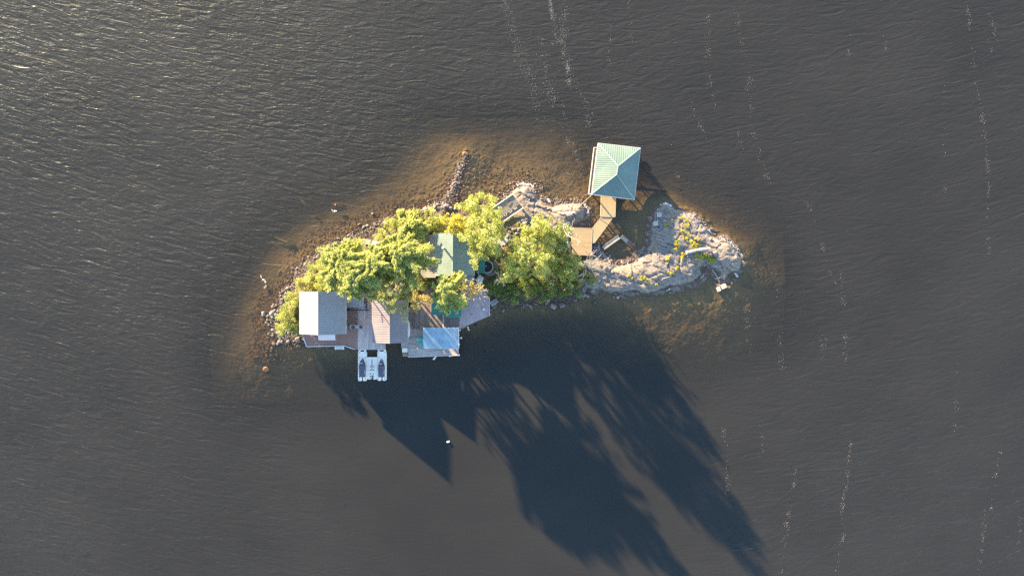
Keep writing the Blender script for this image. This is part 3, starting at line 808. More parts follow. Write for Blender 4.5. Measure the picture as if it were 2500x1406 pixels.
# annex
an = thing('shed', W(1172, 648, 2), 'small annex with a flat deep green roof east of the main house', 'shed')
f = [tuple(W(1163.4, 667, 3.6)), tuple(W(1184, 667, 3.45)), tuple(W(1184, 612, 3.45)), tuple(W(1163.4, 612, 3.6))]
b = MB(); b.slab(f, .08); seams(b, f, (1, 0), .35); b.build('roof', M_green3, an)
q0, q1 = W(1163, 665, 3.3), W(1181, 614, 3.3); b = MB(); b.box(q0.x, q1.x, q0.y, q1.y, 1.0, 3.35); b.build_each('wall', M_brownwall, an)
windows_on(an, (q0.x, q1.x, q0.y, q1.y), [('S', (q0.x+q1.x)/2, 1.6, .7, 1.5, 'door')])
q0, q1 = W(1159.3, 664, 3.3), W(1163.2, 632, 3.3); b = MB(); b.box(q0.x, q1.x, q0.y, q1.y, 2.2, 3.3); b.build('side_panel', M_redwall, an)
# small tin roof patches glimpsed through the crowns
sd = thing('shed', W(925, 650, 2), 'tiny tin roofed shed almost buried under the big pine', 'shed')
f = [tuple(W(903, 662, 3.6)), tuple(W(935, 662, 3.6)), tuple(W(935, 636, 3.9)), tuple(W(903, 636, 3.9))]; b = MB(); b.slab(f, .06); seams(b, f, (1, 0), .3); b.build('roof', M_oldroof, sd)
q0, q1 = W(906, 660, 3.4), W(932, 638, 3.4); b = MB(); b.box(q0.x, q1.x, q0.y, q1.y, 1.4, 3.5); b.build_each('wall', M_brownwall, sd)

# ---- north-east boathouse (hip roof)
ze, zr = 2.75, 4.35
NW, NE, SE, SW = [W(*p, ze) for p in ((1460.3, 350.0), (1563.6, 362.0), (1548.6, 487.0), (1445.0, 473.8))]
R1, R2 = W(1508.8, 406.0, zr), W(1505.6, 426.5, zr)
nb_ = thing('boathouse', ((NW+SE)/2).to_tuple()[:2]+(0,), 'green hip roofed boathouse standing in open water at the north-east', 'boathouse')
for f, d in (([NW, NE, R1], (NE-SE)), ([NE, SE, R2, R1], (NE-NW)), ([SE, SW, R2], (NE-SE)), ([SW, NW, R1, R2], (NE-NW))):
    f = [tuple(p) for p in f]; b = MB(); b.slab(f, .1); seams(b, f, d[:2], .36, w=.05, h=.05); b.build('roof_slope', M_green, nb_)
b = MB()
up = Vector((0, 0, .05))
for a, c in ((NW, R1), (NE, R1), (SE, R2), (SW, R2), (R1, R2)): b.tube([a+up, c+up], .06, 6)
b.build('ridge_cap', roofmetal('pale_green_cap', (.30, .40, .36), rough=.4), nb_)
b = MB()
for a, c in ((NW, NE), (NE, SE), (SE, SW), (SW, NW)):
    d = (c-a).normalized(); nn = Vector((d.y, -d.x, 0))*-.03
    o_ = Vector((d.y, -d.x, 0))
    ctr = (NW+SE)/2
    if (a+c).xy.length and (((a+c)/2+o_-ctr).length < ((a+c)/2-ctr).length): o_ = -o_
    b.prism([(a+o_*.005)[:2], (c+o_*.005)[:2], (c+o_*.05)[:2], (a+o_*.05)[:2]], ze-.2, ze+.01)
b.build_each('eave_trim', M_white, nb_)
ctr = (NW+SE)/2
fl = [W(*p, .7) for p in ((1450.5, 360.5), (1560.5, 369), (1549.5, 487), (1437.3, 474.0))]
# floor: three arms round the slip
def lerp(a, b_, t): return a+(b_-a)*t
b = MB()
A, B_, C_, D_ = fl
ii = [lerp(lerp(A, B_, .2), lerp(D_, C_, .2), .0), lerp(A, B_, .82), lerp(D_, C_, .82), lerp(D_, C_, .2)]
b.prism([A[:2], lerp(A, B_, .2)[:2], lerp(D_, C_, .2)[:2], D_[:2]], .5, .7)
b.prism([lerp(A, B_, .82)[:2], B_[:2], C_[:2], lerp(D_, C_, .82)[:2]], .5, .7)
b.prism([lerp(lerp(A, B_, .2), lerp(D_, C_, .2), .82)[:2], lerp(lerp(A, B_, .82), lerp(D_, C_, .82), .82)[:2], lerp(D_, C_, .82)[:2], lerp(D_, C_, .2)[:2]], .5, .7)
b.build('floor', planks('boathouse_floor', (.30, .24, .20), math.radians(97), .16, .35), nb_)
b = MB()
for a, c in ((A, D_), (D_, C_), (A, B_)):
    d = (c-a).normalized(); nn = Vector((-d.y, d.x, 0))*.07; b.prism([(a-nn)[:2], (c-nn)[:2], (c+nn)[:2], (a+nn)[:2]], .45, .78)
b.build_each('edge_trim', planks('pinkish_trim', (.60, .52, .50), 0, .3, .1), nb_)
inset = [lerp(p, ctr, .09) for p in (NW, NE, SE, SW)]
for i in range(4):
    a = inset[i]; c = inset[(i+1) % 4]
    for t in (0, .5):
        q = lerp(a, c, t); b = MB(); b.rbox(q[:2], .17, .17, -2.3, ze-.02); b.build('post', M_beam, nb_)
b = MB()
for i in (0, 1, 2, 3):
    a = inset[i]; c = inset[(i+1) % 4]; d = (c-a).normalized(); nn = Vector((-d.y, d.x, 0))*.06; a = a-d*.0
    z0 = ze-.55
    b.prism([(a-nn)[:2], (c-nn)[:2], (c+nn)[:2], (a+nn)[:2]], z0, ze-.11)
b.build_each('beam', M_beam, nb_)
b = MB(); a, c = lerp(inset[1], inset[2], .02), inset[2]; d = (c-a).normalized(); nn = Vector((-d.y, d.x, 0))*.05; b.prism([(a-nn)[:2], (c-nn)[:2], (c+nn)[:2], (a+nn)[:2]], .7, ze-.56)
a, c = inset[2], lerp(inset[2], inset[3], .45); d = (c-a).normalized(); nn = Vector((-d.y, d.x, 0))*.05; b.prism([(a-nn)[:2], (c-nn)[:2], (c+nn)[:2], (a+nn)[:2]], .7, ze-.56)
b.build_each('wall', M_greywall, nb_)

# ---- new yellow dock
def ydeck(name, label, pts, z, mat, cat='dock'):
    r = deck(name, label, pts, z, mat, th=.2); r['category'] = cat
    pw = [W(a, c, z) for a, c in pts]; b = MB(); n = len(pw); ctr = sum(pw, Vector())/n
    for i in range(n):
        a, c = pw[i], pw[(i+1) % n]; d = (c-a).normalized(); o_ = Vector((d.y, -d.x, 0))
        if ((a+c)/2+o_-ctr).length < ((a+c)/2-ctr).length: o_ = -o_
        b.prism([(a+o_*.004)[:2], (c+o_*.004)[:2], (c+o_*.05)[:2], (a+o_*.05)[:2]], z-.24, z+.012)
    b.build('edge_board', painted('pale_pine_edge', (.48, .40, .28), .7, .1), r); return r
ydeck('dock', 'straight yellow pine dock section joining the green boathouse', [(1468.3, 478.5), (1503.3, 481), (1501.5, 529.5), (1466.3, 528)], .95, M_yellow)
ydeck('dock', 'slanting yellow pine walkway between straight dock and square platform', [(1467.5, 529.9), (1496.5, 530.9), (1451, 593), (1444.8, 592.3), (1446.6, 558)], .86, M_yellowd)
ydeck('platform', 'square yellow pine platform beside the leafy shore, half in shade', [(1393, 556), (1446, 558), (1442.8, 624), (1399, 621)], .9, M_yellowx, 'platform')
# rope
rp = MB(); a = W(1444, 476.5, 2.55); c = W(1407, 511, .9); pts = []
for i in range(9):
    t = i/8; q = a.lerp(c, t); q.z -= .35*math.sin(math.pi*t); pts.append(q)
rp.tube(pts, .045, 5); tag(rp.build('rope', M_rope), 'tan mooring rope from the green boathouse to the rock', 'rope')
# old broken dock planks
def plank_thing(name, label, cat, a, c, w, za, zc, mat, mat2=None, split=.4):
    A, C = W(*a, za), W(*c, zc); r = thing(name, ((A+C)/2).to_tuple()[:2]+(min(za, zc)-.3,), label, cat)
    d = (C-A); d.z = 0; d.normalize(); nn = Vector((-d.y, d.x, 0))*w/2
    def seg(t0, t1, m, nm, zoff=0):
        p, q = A.lerp(C, t0), A.lerp(C, t1); b = MB(); b.slab([tuple(p-nn), tuple(q-nn), tuple(q+nn), tuple(p+nn)], .16); return b.build(nm, m, r)
    if mat2: seg(0, split, mat, 'deck_boards'); seg(split, 1, mat2, 'rusty_boards')
    else: seg(0, 1, mat, 'deck_boards')
    b = MB()
    for s in (-1, 1):
        p, q = A+nn*s*1.02, C+nn*s*1.02; b.tube([p+Vector((0, 0, .02)), q+Vector((0, 0, .02))], .05, 5)
    b.build_each('side_rail', M_beam, r)
    b = MB(); k = A.lerp(C, .12); b.rbox(k[:2], .16, .16, -1.2, k.z-.17); k = A.lerp(C, .88); b.rbox(k[:2], .16, .16, -1.2, k.z-.17); b.build('post', M_beam, r)
    return r
plank_thing('old_dock', 'bleached old gangplank with grey ends in the dark inlet', 'dock', (1472.5, 606), (1511.5, 578.5), .62, .45, .65, M_oldplank)
plank_thing('old_dock', 'broken rusty gangplank sinking into the brown inlet', 'dock', (1517, 577), (1551, 607), .62, .6, -.12, M_oldplank, M_rust, .42)

# ---- tilted wooden landing on the north shore
A, B_, C_, D_ = W(1251.7, 474.5, 1.9), W(1277.8, 508, 1.7), W(1222, 546, 1.7), W(1196, 513, 1.9)
ld = thing('landing', ((A+C_)/2).to_tuple()[:2]+(.8,), 'slanting grey timber landing on the northern rocks beside the golden trees', 'landing')
def quad(m, a, b_, c, d, th): m.slab([tuple(a), tuple(b_), tuple(c), tuple(d)], th)
b = MB(); quad(b, A, lerp(A, B_, .7), lerp(D_, C_, .7), D_, .12); b.build('deck_boards', planks('landing_boards', (.28, .235, .185), math.radians(-33), .2, .2), ld)
b = MB(); lo = Vector((0, 0, -.12)); quad(b, lerp(A, B_, .71)+lo, B_+lo, C_+lo, lerp(D_, C_, .71)+lo, .1); b.build('lower_step', M_beam, ld)
b = MB()
for a, c in ((A, B_), (B_, C_), (A, D_)): b.tube([a+Vector((0, 0, .06)), c+Vector((0, 0, .06))], .07, 4)
b.build_each('edge_rail', painted('bleached_rail', (.50, .46, .42), .8), ld)
for t, s in ((.24, 0), (.44, 0), (.66, 0)):
    q = lerp(lerp(A, B_, .74), lerp(D_, C_, .74), t); d = (D_-A).normalized(); e = (B_-A).normalized()
    b = MB(); b.tube([q-d*.2, q-d*.2+e*.16+Vector((0, 0, .3)), q+d*.2+e*.16+Vector((0, 0, .3)), q+d*.2], .022, 5); b.build('grab_handle', M_white, ld)
for q in (A, B_, C_, D_):
    k = lerp(q, (A+C_)/2, .1); b = MB(); b.rbox(k[:2], .2, .2, .0, k.z-.16); b.build('post', M_beam, ld)
q = (lerp(A, B_, .35)+lerp(D_, C_, .35))/2; q = lerp(lerp(A, B_, .3), lerp(D_, C_, .3), .3)
b = MB(); b.rbox(q[:2], .7, .9, q.z+.005, q.z+.03, math.radians(-35)); tag(b.build('door_mat', painted('faded_red_mat', (.17, .125, .10), .9, .2, 6)), 'faded reddish mat lying on the timber landing', 'mat')

# bench beam on rock, driftwood, concrete blocks
bx_, by_ = W(1388, 519.5, 1.2)[:2]; zz = gz(bx_, by_)
bn = thing('bench', (bx_, by_, zz), 'low plank bench on the rock below the mooring rope', 'bench')
b = MB(); b.rbox((bx_, by_), 2.2, .3, zz+.45, zz+.53, math.radians(5)); b.build('seat', painted('bleached_seat', (.48, .46, .42), .8), bn)
for s in (-.8, .8): b = MB(); b.rbox((bx_+s, by_+s*.09), .12, .28, zz-.1, zz+.449); b.build('leg', M_beam, bn)
def rock_z(px, py, z=1.0): p = W(px, py, z); return gz(p.x, p.y), p
for (px, py, an_, lab) in ((1611, 524.5, .05, 'pale square concrete footing on the rock, nearer the yellow dock tip'), (1601.5, 545.5, .1, 'pale square concrete footing lower on the same rock edge')):
    g, p = rock_z(px, py); r = thing('concrete_footing', (p.x, p.y, g-.2), lab, 'footing', 'concrete footings on the east rock')
    b = MB(); b.rbox(p[:2], .72, .72, max(g, .1)-.3, max(g, .1)+.38, an_); b.build('block', M_conc, r, bevel=.03)
    b = MB(); b.tube([(p.x, p.y, max(g, .1)+.3), (p.x, p.y, max(g, .1)+.5)], .05, 6); b.build('bolt', M_black, r)
fo = thing('concrete_footing', W(1762, 702, 0), 'broken concrete footing standing in the water south-east of the outcrop', 'footing')
b = MB(); c = W(1768, 699.5, .4); b.rbox(c[:2], .85, .7, -1, .45, math.radians(25)); b.build('block', M_conc, fo, bevel=.04)
b = MB(); c = W(1756, 706, .4); b.rbox(c[:2], .6, .75, -1, .3, math.radians(20)); b.build('small_block', M_conc, fo, bevel=.04)
g, p = rock_z(1704, 611, 1.3); wz = max(g, gz(p.x-1.7, p.y-.2), gz(p.x+1.7, p.y+.4))
lg = thing('wire_roll', (p.x, p.y, wz), 'long grey roll of wire mesh lying among yellow weeds on the outcrop', 'mesh roll')
b = MB()
pts = [(p.x-1.85, p.y-.4, wz+.25), (p.x, p.y+.05, wz+.28), (p.x+1.85, p.y+.25, wz+.25)]
b.tube(pts, .26, 14, caps=False); b.build('roll', planks('wire_mesh', (.36, .33, .31), math.radians(10), .11, .45), lg)
b = MB(); b.tube([(p.x-1.95, p.y-.42, wz+.25), (p.x-1.83, p.y-.39, wz+.25)], .32, 14); b.tube([(p.x+1.8, p.y+.24, wz+.25), (p.x+1.92, p.y+.27, wz+.25)], .32, 14); b.build_each('end_ring', M_conc, lg)

# ---- floating dock and covered watercraft
def outline(pts, z): return [tuple(W(a, c, z)[:2]) for a, c in pts]
zf = .42
def lane(x0, x1, ytop, ybot, label):
    """pale float lane with a notched, rounded tail"""
    r = thing('floating_dock', W((x0+x1)/2, (ytop+ybot)/2, 0), label, 'floating dock', 'pale floating dock sections')
    w = x1-x0; xm_ = (x0+x1)/2; nw = w*.07
    P = [(x0, ytop+5), (x0+.5, ytop+4.2), (x1-.5, ytop+4.2), (x1, ytop+5), (x1, ybot-4)]
    for k in range(1, 6): t = math.pi*.5*k/6; P.append((x1-(w*.2)*(1-math.cos(t)), ybot-4+4*math.sin(t)))
    P += [(x1-w*.22, ybot), (xm_+nw+2, ybot), (xm_+nw, ybot-2), (xm_+nw, ybot-9), (xm_, ybot-11), (xm_-nw, ybot-9), (xm_-nw, ybot-2), (xm_-nw-2, ybot), (x0+w*.22, ybot)]
    for k in range(5, 0, -1): t = math.pi*.5*k/6; P.append((x0+(w*.2)*(1-math.cos(t)), ybot-4+4*math.sin(t)))
    P.append((x0, ybot-4))
    b = MB(); b.prism(outline(P, zf), -.15, zf); b.build('float', M_dockfloat, r, bevel=.04)
    return r
f1 = lane(874, 895.1, 854, 930, 'pale floating dock lane carrying the covered watercraft by the brown deck')
f2 = lane(921.2, 943, 853.5, 929.3, 'pale floating dock lane carrying the covered watercraft by the slip')
f3 = lane(895.3, 921, 867.5, 926, 'wide pale floating dock section between the two watercraft lanes, faded red streak on it')
for r, x0, x1, yt in ((f1, 874, 895.1, 854), (f2, 921.2, 943, 853.5)):
    for xx in (x0+3.5, x1-3.5):
        b = MB(); a, c = W(xx-2.2, yt-.5, zf), W(xx+2.2, yt+4.3, zf); b.box(a.x, c.x, c.y, a.y, .1, zf+.03); b.build('connector', M_dockfloat, r)
    b = MB()
    for xx in (x0+3.5, x1-3.5):
        for yy in (yt+6.5, yt+18.5, yt+67, yt+72): q = W(xx, yy, zf); b.disc(q, .06, zf, zf+.05, 8)
    b.build_each('pad', M_black, r)
    b = MB(); a, c = W((x0+x1)/2-6, yt-1, .9), W((x0+x1)/2+6, yt+1.2, .9); b.box(a.x, c.x, c.y, a.y, zf+.02, zf+.3); b.build('ramp_plate', M_dockfloat, r)
b = MB()
for xx in (904.5, 911.8):
    for yy in (894.5, 903.5, 912.7, 918.3, 922.5): q = W(xx, yy, zf); b.disc(q, .07, zf, zf+.06, 8, rx=.11)
b.build_each('cleat', M_black, f3)
b = MB(); q = W(908.2, 889, zf); b.disc(q, .95, zf+.001, zf+.012, 18, rx=.10); q2 = W(908.2, 899, zf); b.disc(q2, .45, zf+.002, zf+.02, 14, rx=.07)
b.build('faded_streak', painted('faded_red', (.42, .22, .22), .7, .4, 6), f3)
def watercraft(px, ytop, ybot, label):
    z0 = zf+.02
    c = W(px, (ytop+ybot)/2, .9); L = (ybot-ytop)*S; hw = 8.1*S
    r = thing('watercraft', (c.x, c.y, z0), label, 'watercraft', 'covered watercraft on the floating dock')
    yf = c.y+L/2; yb = c.y-L/2
    def prof(t): return hw*(min(1, (t/.42))**.62 if t < .42 else 1-.10*((t-.42)/.58)**2)
    hull = MB(); loft(hull, [(yf-L*t, c.x, prof(max(t, .012))*1.0, z0, z0+.42+.1*(1-t)) for t in np.linspace(0, 1, 16)], 10); hull.build('hull', M_white, r, smooth=True)
    cov = MB(); secs = []
    for t in np.linspace(.0, 1, 22):
        top = z0+.50+.18*math.sin(min(t, .5)*math.pi) + (.42*math.exp(-((t-.40)/.09)**2)) + (.26*sstep(.45, .55, np.array(t))-.10*sstep(.8, .95, np.array(t)))
        secs.append((yf-.02-L*.985*t, c.x, prof(max(t, .02))*1.02, z0+.22, float(top)))
    loft(cov, secs, 14); co = cov.build('cover', M_cover, r, smooth=True)
    b = MB()
    for s in (-1, 1): b.box(c.x+s*hw*.80-.07, c.x+s*hw*.80+.07, yf-L*.82, yf-L*.58, z0+.62, z0+.72)
    b.build_each('footwell_strip', M_white, r)
    b = MB(); b.box(c.x-.2, c.x+.2, yf-L*.285, yf-L*.255, z0+.78, z0+.87); b.build('front_strip', M_white, r)
    b = MB(); b.disc((c.x+.26, yf-L*.41), .06, z0+.9, z0+1.0, 10); b.disc((c.x-.0, yf-L*.08), .05, z0+.55, z0+.68, 8); b.build_each('vent_cap', M_white, r)
    b = MB(); b.tube([(c.x-.42, yf-L*.44, z0+.96), (c.x, yf-L*.40, z0+1.08), (c.x+.42, yf-L*.44, z0+.96)], .045, 8); b.build('handlebar', M_cover, r)
    return r
watercraft(884, 874, 920, 'navy covered watercraft on the float lane nearer the brown deck')
watercraft(930.8, 875.8, 920, 'navy covered watercraft on the float lane nearer the boat slip')

# ---- furniture
def patio_chair(px, py, ang, label, mat, mat2, z=DZ, group=None, r=.38):
    c = W(px, py, z+.4); t = thing('patio_chair', (c.x, c.y, z), label, 'chair', group)
    ca, sa = math.cos(ang), math.sin(ang)
    def L(x, y, zz): return (c.x+ca*x-sa*y, c.y+sa*x+ca*y, z+zz)
    b = MB(); b.prism([L(x, y, 0)[:2] for x, y in ((-.27, -.32), (.27, -.32), (.3, 0), (.25, .22), (-.25, .22), (-.3, 0))], z+.38, z+.46); b.build('seat', mat2, t)
    b = MB(); n = 12; v = []
    for i in range(n+1):
        th = math.pi*(-.02+1.04*i/n)
        for rr, zz in ((r, .34), (r+.07, .34), (r+.10, .72+.22*math.sin(th)), (r+.03, .74+.22*math.sin(th))): v.append(L(rr*math.cos(th), rr*math.sin(th)*.95-.02, zz))
    f = []
    for i in range(n):
        p = 4*i; q = p+4
        for k in range(4): f.append((p+k, p+(k+1) % 4, q+(k+1) % 4, q+k))
    f += [(0, 3, 2, 1), (4*n, 4*n+1, 4*n+2, 4*n+3)]; b.add(v, f); b.build('backrest', mat, t, smooth=False)
    for s in (-1, 1):
        b = MB(); b.add(*_bar([L(s*.41, -.34, .6), L(s*.41, .05, .6)], .05, .03)); b.build('armrest', mat, t)
    for x, y in ((-.3, -.3), (.3, -.3), (-.26, .22), (.26, .22)):
        b = MB(); b.tube([L(x, y, 0), L(x, y, .39)], .03, 5); b.build('leg', mat, t)
    return t
def _bar(pts, w, h):
    m = MB(); m.tube(pts, w, 4); return m.v, m.f
patio_chair(862, 797.5, math.radians(25), 'grey round-backed patio chair on the brown deck boards', M_wicker, M_cushion, group='grey patio chairs')
patio_chair(881.5, 797.5, math.radians(-25), 'grey round-backed patio chair on the pale grey deck boards', M_wicker, M_cushion, group='grey patio chairs')
c = W(871.8, 797.5, DZ+.5); t_ = thing('side_table', (c.x, c.y, DZ), 'small round grey table between the two patio chairs', 'table')
b = MB(); b.disc(c, .3, DZ+.46, DZ+.5, 20); b.build('table_top', M_wicker, t_)
b = MB(); b.tube([(c.x, c.y, DZ), (c.x, c.y, DZ+.46)], [.16, .08], 8); b.build('leg', M_wicker, t_)
for i, (px, py) in enumerate(((852.3, 757.5), (858.5, 757.2))):
    c = W(px, py, DZ+.4); t_ = thing('stool', (c.x, c.y, DZ), ['white framed stool tucked in the corner by the cabin wall', 'white framed stool standing free below the lean-to pergola'][i], 'stool')
    b = MB(); b.rbox(c, .36, .36, DZ+.42, DZ+.46); b.build('seat', M_cushion, t_)
    for a_, c_ in ((-.17, -.17), (.17, -.17), (-.17, .17), (.17, .17)):
        b = MB(); b.tube([(c.x+a_*1.2, c.y+c_*1.2, DZ), (c.x+a_, c.y+c_, DZ+.5)], .025, 5); b.build('leg', M_white, t_)
# turquoise adirondack chair with footstool
patio_chair(1025.6, 829, math.radians(0), 'turquoise patio chair beside the bright blue roof', M_teal, M_teal)
c = W(1028.2, 840.5, DZ+.35); t_ = thing('footstool', (c.x, c.y, DZ), 'turquoise footstool in front of the turquoise chair', 'footstool')
b = MB()
for k in range(5): b.box(c.x-.26, c.x+.26, c.y-.3+k*.12, c.y-.3+k*.12+.1, DZ+.33, DZ+.37)
b.build('slat_top', M_teal, t_)
for a_, c_ in ((-.22, -.25), (.22, -.25), (-.22, .25), (.22, .25)): b = MB(); b.rbox((c.x+a_, c.y+c_), .06, .06, DZ, DZ+.33); b.build('leg', M_teal, t_)
# wooden crate table
c = W(1029, 799.5, DZ+.4); t_ = thing('crate', (c.x, c.y, DZ), 'weathered wooden crate at the corner of the bright blue roof', 'crate')
b = MB()
for k in range(4):
    b.box(c.x-.36, c.x+.36, c.y-.38+k*.2, c.y-.38+k*.2+.15, DZ+.5, DZ+.53)
for s in (-1, 1):
    for k in range(3): b.box(c.x+s*.34-.02, c.x+s*.34+.02, c.y-.38, c.y+.38, DZ+.03+k*.16, DZ+.15+k*.16)
b.build('slats', planks('crate_wood', (.30, .22, .17), 0, .3), t_)
b = MB()
for a_, c_ in ((-.3, -.33), (.3, -.33), (-.3, .33), (.3, .33)): b.rbox((c.x+a_, c.y+c_), .06, .06, DZ, DZ+.499)
b.build_each('frame', M_beam, t_)
# small lights, fenders, buoys
def fender(px, py, ang, L, z, label, r=.14):
    c = W(px, py, z); d = Vector((math.cos(ang), math.sin(ang), 0)); n = Vector((0, 0, 0))
    b = MB(); b.tube([c-d*L/2, c-d*(L/2-.08), c+d*(L/2-.08), c+d*L/2], [r*.45, r, r, r*.45], 12); o = b.build('fender', M_white, smooth=True)
    tag(o, label, 'fender', 'white boat fenders on the waterfront deck'); return o
fender(1061, 873.5, math.radians(50), .75, .2, 'white fender floating askew off the middle of the deck edge')
fender(1100, 868.2, math.radians(12), .65, .45, 'white fender lying flat along the deck edge near its corner', .12)
fender(1073, 868.2, math.radians(5), .3, .5, 'small white fender pressed to the deck edge', .08)
fender(1119.8, 866, math.radians(30), .35, .6, 'stubby white fender at the south-east deck corner', .18)
fender(1120.8, 841, math.radians(80), .3, .6, 'short white fender halfway up the east deck edge', .11)
fender(1122.8, 806, math.radians(20), .22, .8, 'small white fender where the two decks meet', .12)
c = W(1124, 824.5, .9); t_ = thing('marker_light', (c.x, c.y, 0), 'white marker light on an arm east of the blue roof', 'light')
b = MB(); a = W(1120.3, 824.3, .9); b.tube([a, c], .04, 6); b.build('arm', M_white, t_)
b = MB(); b.tube([(c.x+.15, c.y, .8), (c.x+.15, c.y, .98), (c.x+.15, c.y, 1.08)], [.06, .16, .04], 10); b.build('lamp_head', M_white, t_)
c = W(1181, 755, 1.3); b = MB(); b.rbox(c, .34, .34, 1.0, 1.28, math.radians(40)); tag(b.build('cooler', M_white, bevel=.03), 'small white square cooler on the wedge shaped deck', 'cooler')
c = W(1018.8, 849, 1.1); b = MB(); b.tube([(c.x, c.y, DZ), (c.x, c.y, DZ+.07), (c.x, c.y, DZ+.15), (c.x, c.y, DZ+.2)], [.05, .11, .11, .03], 12); tag(b.build('ball', M_white, smooth=True), 'small white ball on the grey waterfront deck', 'ball')
c = W(1153.5, 772, 1.0); b = MB(); b.prism([(c.x-.5, c.y-.3), (c.x+.1, c.y-.05), (c.x+.5, c.y-.1), (c.x+.2, c.y+.25), (c.x-.1, c.y+.1), (c.x-.4, c.y+.2)], 1.005, 1.04)
tag(b.build('towel', painted('pink_towel', (.55, .36, .34), .9, .3, 5)), 'crumpled pale pink towel on the wedge shaped deck', 'towel')
bu = thing('buoy', W(1094.3, 1078, 0), 'small white mooring buoy alone in the shaded water', 'buoy')
c = W(1094.3, 1078, .1); b = MB(); d = Vector((math.cos(.2), math.sin(.2), 0)); b.tube([c-d*.27, c-d*.2, c+d*.2, c+d*.27], [.05, .15, .15, .05], 10); b.build('float', painted('bright_white_plastic', (.85, .85, .85), .35, .03), bu, smooth=True)
b = MB(); b.tube([c+d*.2+Vector((0, 0, .1)), c+d*.25+Vector((0, 0, .25))], .03, 6); b.build('ring', M_black, bu)
# round tub by the annex
c = W(1189, 651.5, 2.2); g = max(gz(c.x, c.y), 1.2)
tb = thing('tub', (c.x, c.y, g), 'round black tub with a pale stone rim beside the green annex', 'tub')
b = MB(); b.disc((c.x+.6, c.y-.35), 1.25, g-.3, g+.16, 26); b.build('stone_pad', painted('grey_pad', (.20, .18, .17), .9, .3, 3), tb)
b = MB(); b.ring((c.x, c.y), .93, 1.06, g+.1, g+.75); b.build('rim', painted('pale_rim', (.42, .39, .36), .7), tb)
b = MB(); b.disc((c.x, c.y), .93, g, g+.4, 26); b.build('water', M_black, tb)
q = W(1186.6, 649.5, g+.5); b = MB(); b.tube([(q.x, q.y, g+.4), (q.x, q.y, g+.48), (q.x, q.y, g+.55)], [.05, .1, .04], 10); tag(b.build('float_ball', M_white, smooth=True), 'tiny white ball floating in the black tub', 'ball')
# crumpled tarp
def lump(name, c, sx, sy, sz, mat, label, cat, seed=0, parent=None):
    import bmesh
    bm = bmesh.new(); bmesh.ops.create_icosphere(bm, subdivisions=3, radius=1)
    for v in bm.verts:
        n_ = mnoise.noise(v.co*1.7+Vector((seed*3.1, 0, 0)))*.5+mnoise.noise(v.co*4+Vector((0, seed, 0)))*.2
        v.co = Vector((v.co.x*sx*(1+n_), v.co.y*sy*(1+n_), max(v.co.z, -.3)*sz*(1+n_)))
    me = bpy.data.meshes.new(name); bm.to_mesh(me); bm.free(); me.materials.append(mat)
    o = bpy.data.objects.new(name, me); COL.objects.link(o); o.location = c; tag(o, label, cat); return o
c = W(1170.5, 683, 2); lump('tarp', (c.x, c.y, gz(c.x, c.y)+.15), .6, .75, .5, M_white, 'crumpled white tarp by the lower blue roof', 'tarp', 3)
c = W(912.5, 597, 2); lump('tarp', (c.x, c.y, max(gz(c.x, c.y), .6)+.25), .75, .6, .6, M_trim, 'bulky cream tarpaulin bundle on the north shore', 'tarp', 6)
c = W(893.5, 590, 2); g = max(gz(c.x, c.y), .5); t_ = thing('storage_box', (c.x, c.y, g), 'grey-green storage box on the north shore stones', 'box')
b = MB(); b.rbox(c, 1.15, .8, g, g+.7, math.radians(-12)); b.build('body', painted('sage_plastic', (.26, .30, .24), .6, .15), t_, bevel=.04)
b = MB(); b.rbox(c, 1.2, .85, g+.701, g+.78, math.radians(-12)); b.build('lid', painted('sage_lid', (.33, .36, .30), .6, .15), t_, bevel=.02)
# bench swing/ladder frame by the east deck: upturned skiff end
c = W(1202, 742, .5); t_ = thing('skiff', (c.x, c.y, .2), 'small grey skiff pulled up beside the wedge shaped deck', 'boat')
b = MB(); A, B_, C_, D_ = W(1195.5, 737, .7), W(1211, 728, .7), W(1216, 736, .6), W(1201.5, 748, .5)
b.slab([tuple(A), tuple(D_), tuple(C_), tuple(B_)], .25); b.build('hull', painted('grey_hull', (.17, .17, .18), .6), t_)
b = MB(); b.tube([A, D_, C_], .05, 6); b.build('gunwale', M_trim, t_)
for px, py, dx, dy in ((1142.5, 803, 3, 9),):
    a, c = W(px-1, py-6, .8), W(px+2.5, py+4, -.1); b = MB(); b.slab([(a.x-.12, a.y, .8), (a.x+.12, a.y, .8), (c.x+.12, c.y, 0), (c.x-.12, c.y, 0)], .06)
    tag(b.build('plank', M_dead), 'bleached loose plank slanting from the wedge deck to the water', 'plank')

# ------------------------------------------------------------------ vegetation
def quads_object(name, P, U, V, tone, mat, parent=None, org=(0, 0, 0)):
    """P centres, U/V half axes -> one diamond shaped leaf each"""
    N = len(P); P = P-np.array(org)
    co = np.stack([P-U, P+V, P+U, P-V], 1).reshape(-1, 3).astype(np.float32)
    me = bpy.data.meshes.new(name); me.vertices.add(4*N); me.vertices.foreach_set('co', co.ravel())
    me.loops.add(4*N); me.loops.foreach_set('vertex_index', np.arange(4*N, dtype=np.int32))
    me.polygons.add(N); me.polygons.foreach_set('loop_start', np.arange(N, dtype=np.int32)*4)
    me.update(calc_edges=True)
    at = me.attributes.new('tone', 'FLOAT', 'POINT'); at.data.foreach_set('value', np.repeat(np.clip(tone, 0, 1), 4).astype(np.float32))
    me.materials.append(mat)
    o = bpy.data.objects.new(name, me); COL.objects.link(o)
    if parent is not None: o.parent = parent
    else: o.location = org
    return o
def rdir(n, rng):
    v = rng.normal(size=(n, 3)); return v/np.linalg.norm(v, axis=1, keepdims=True)
def axes_from(d, rng, a, b):
    r = rdir(len(d), rng); v = np.cross(d, r); v /= np.linalg.norm(v, axis=1, keepdims=True)+1e-9
    return d*a[:, None], v*b[:, None]
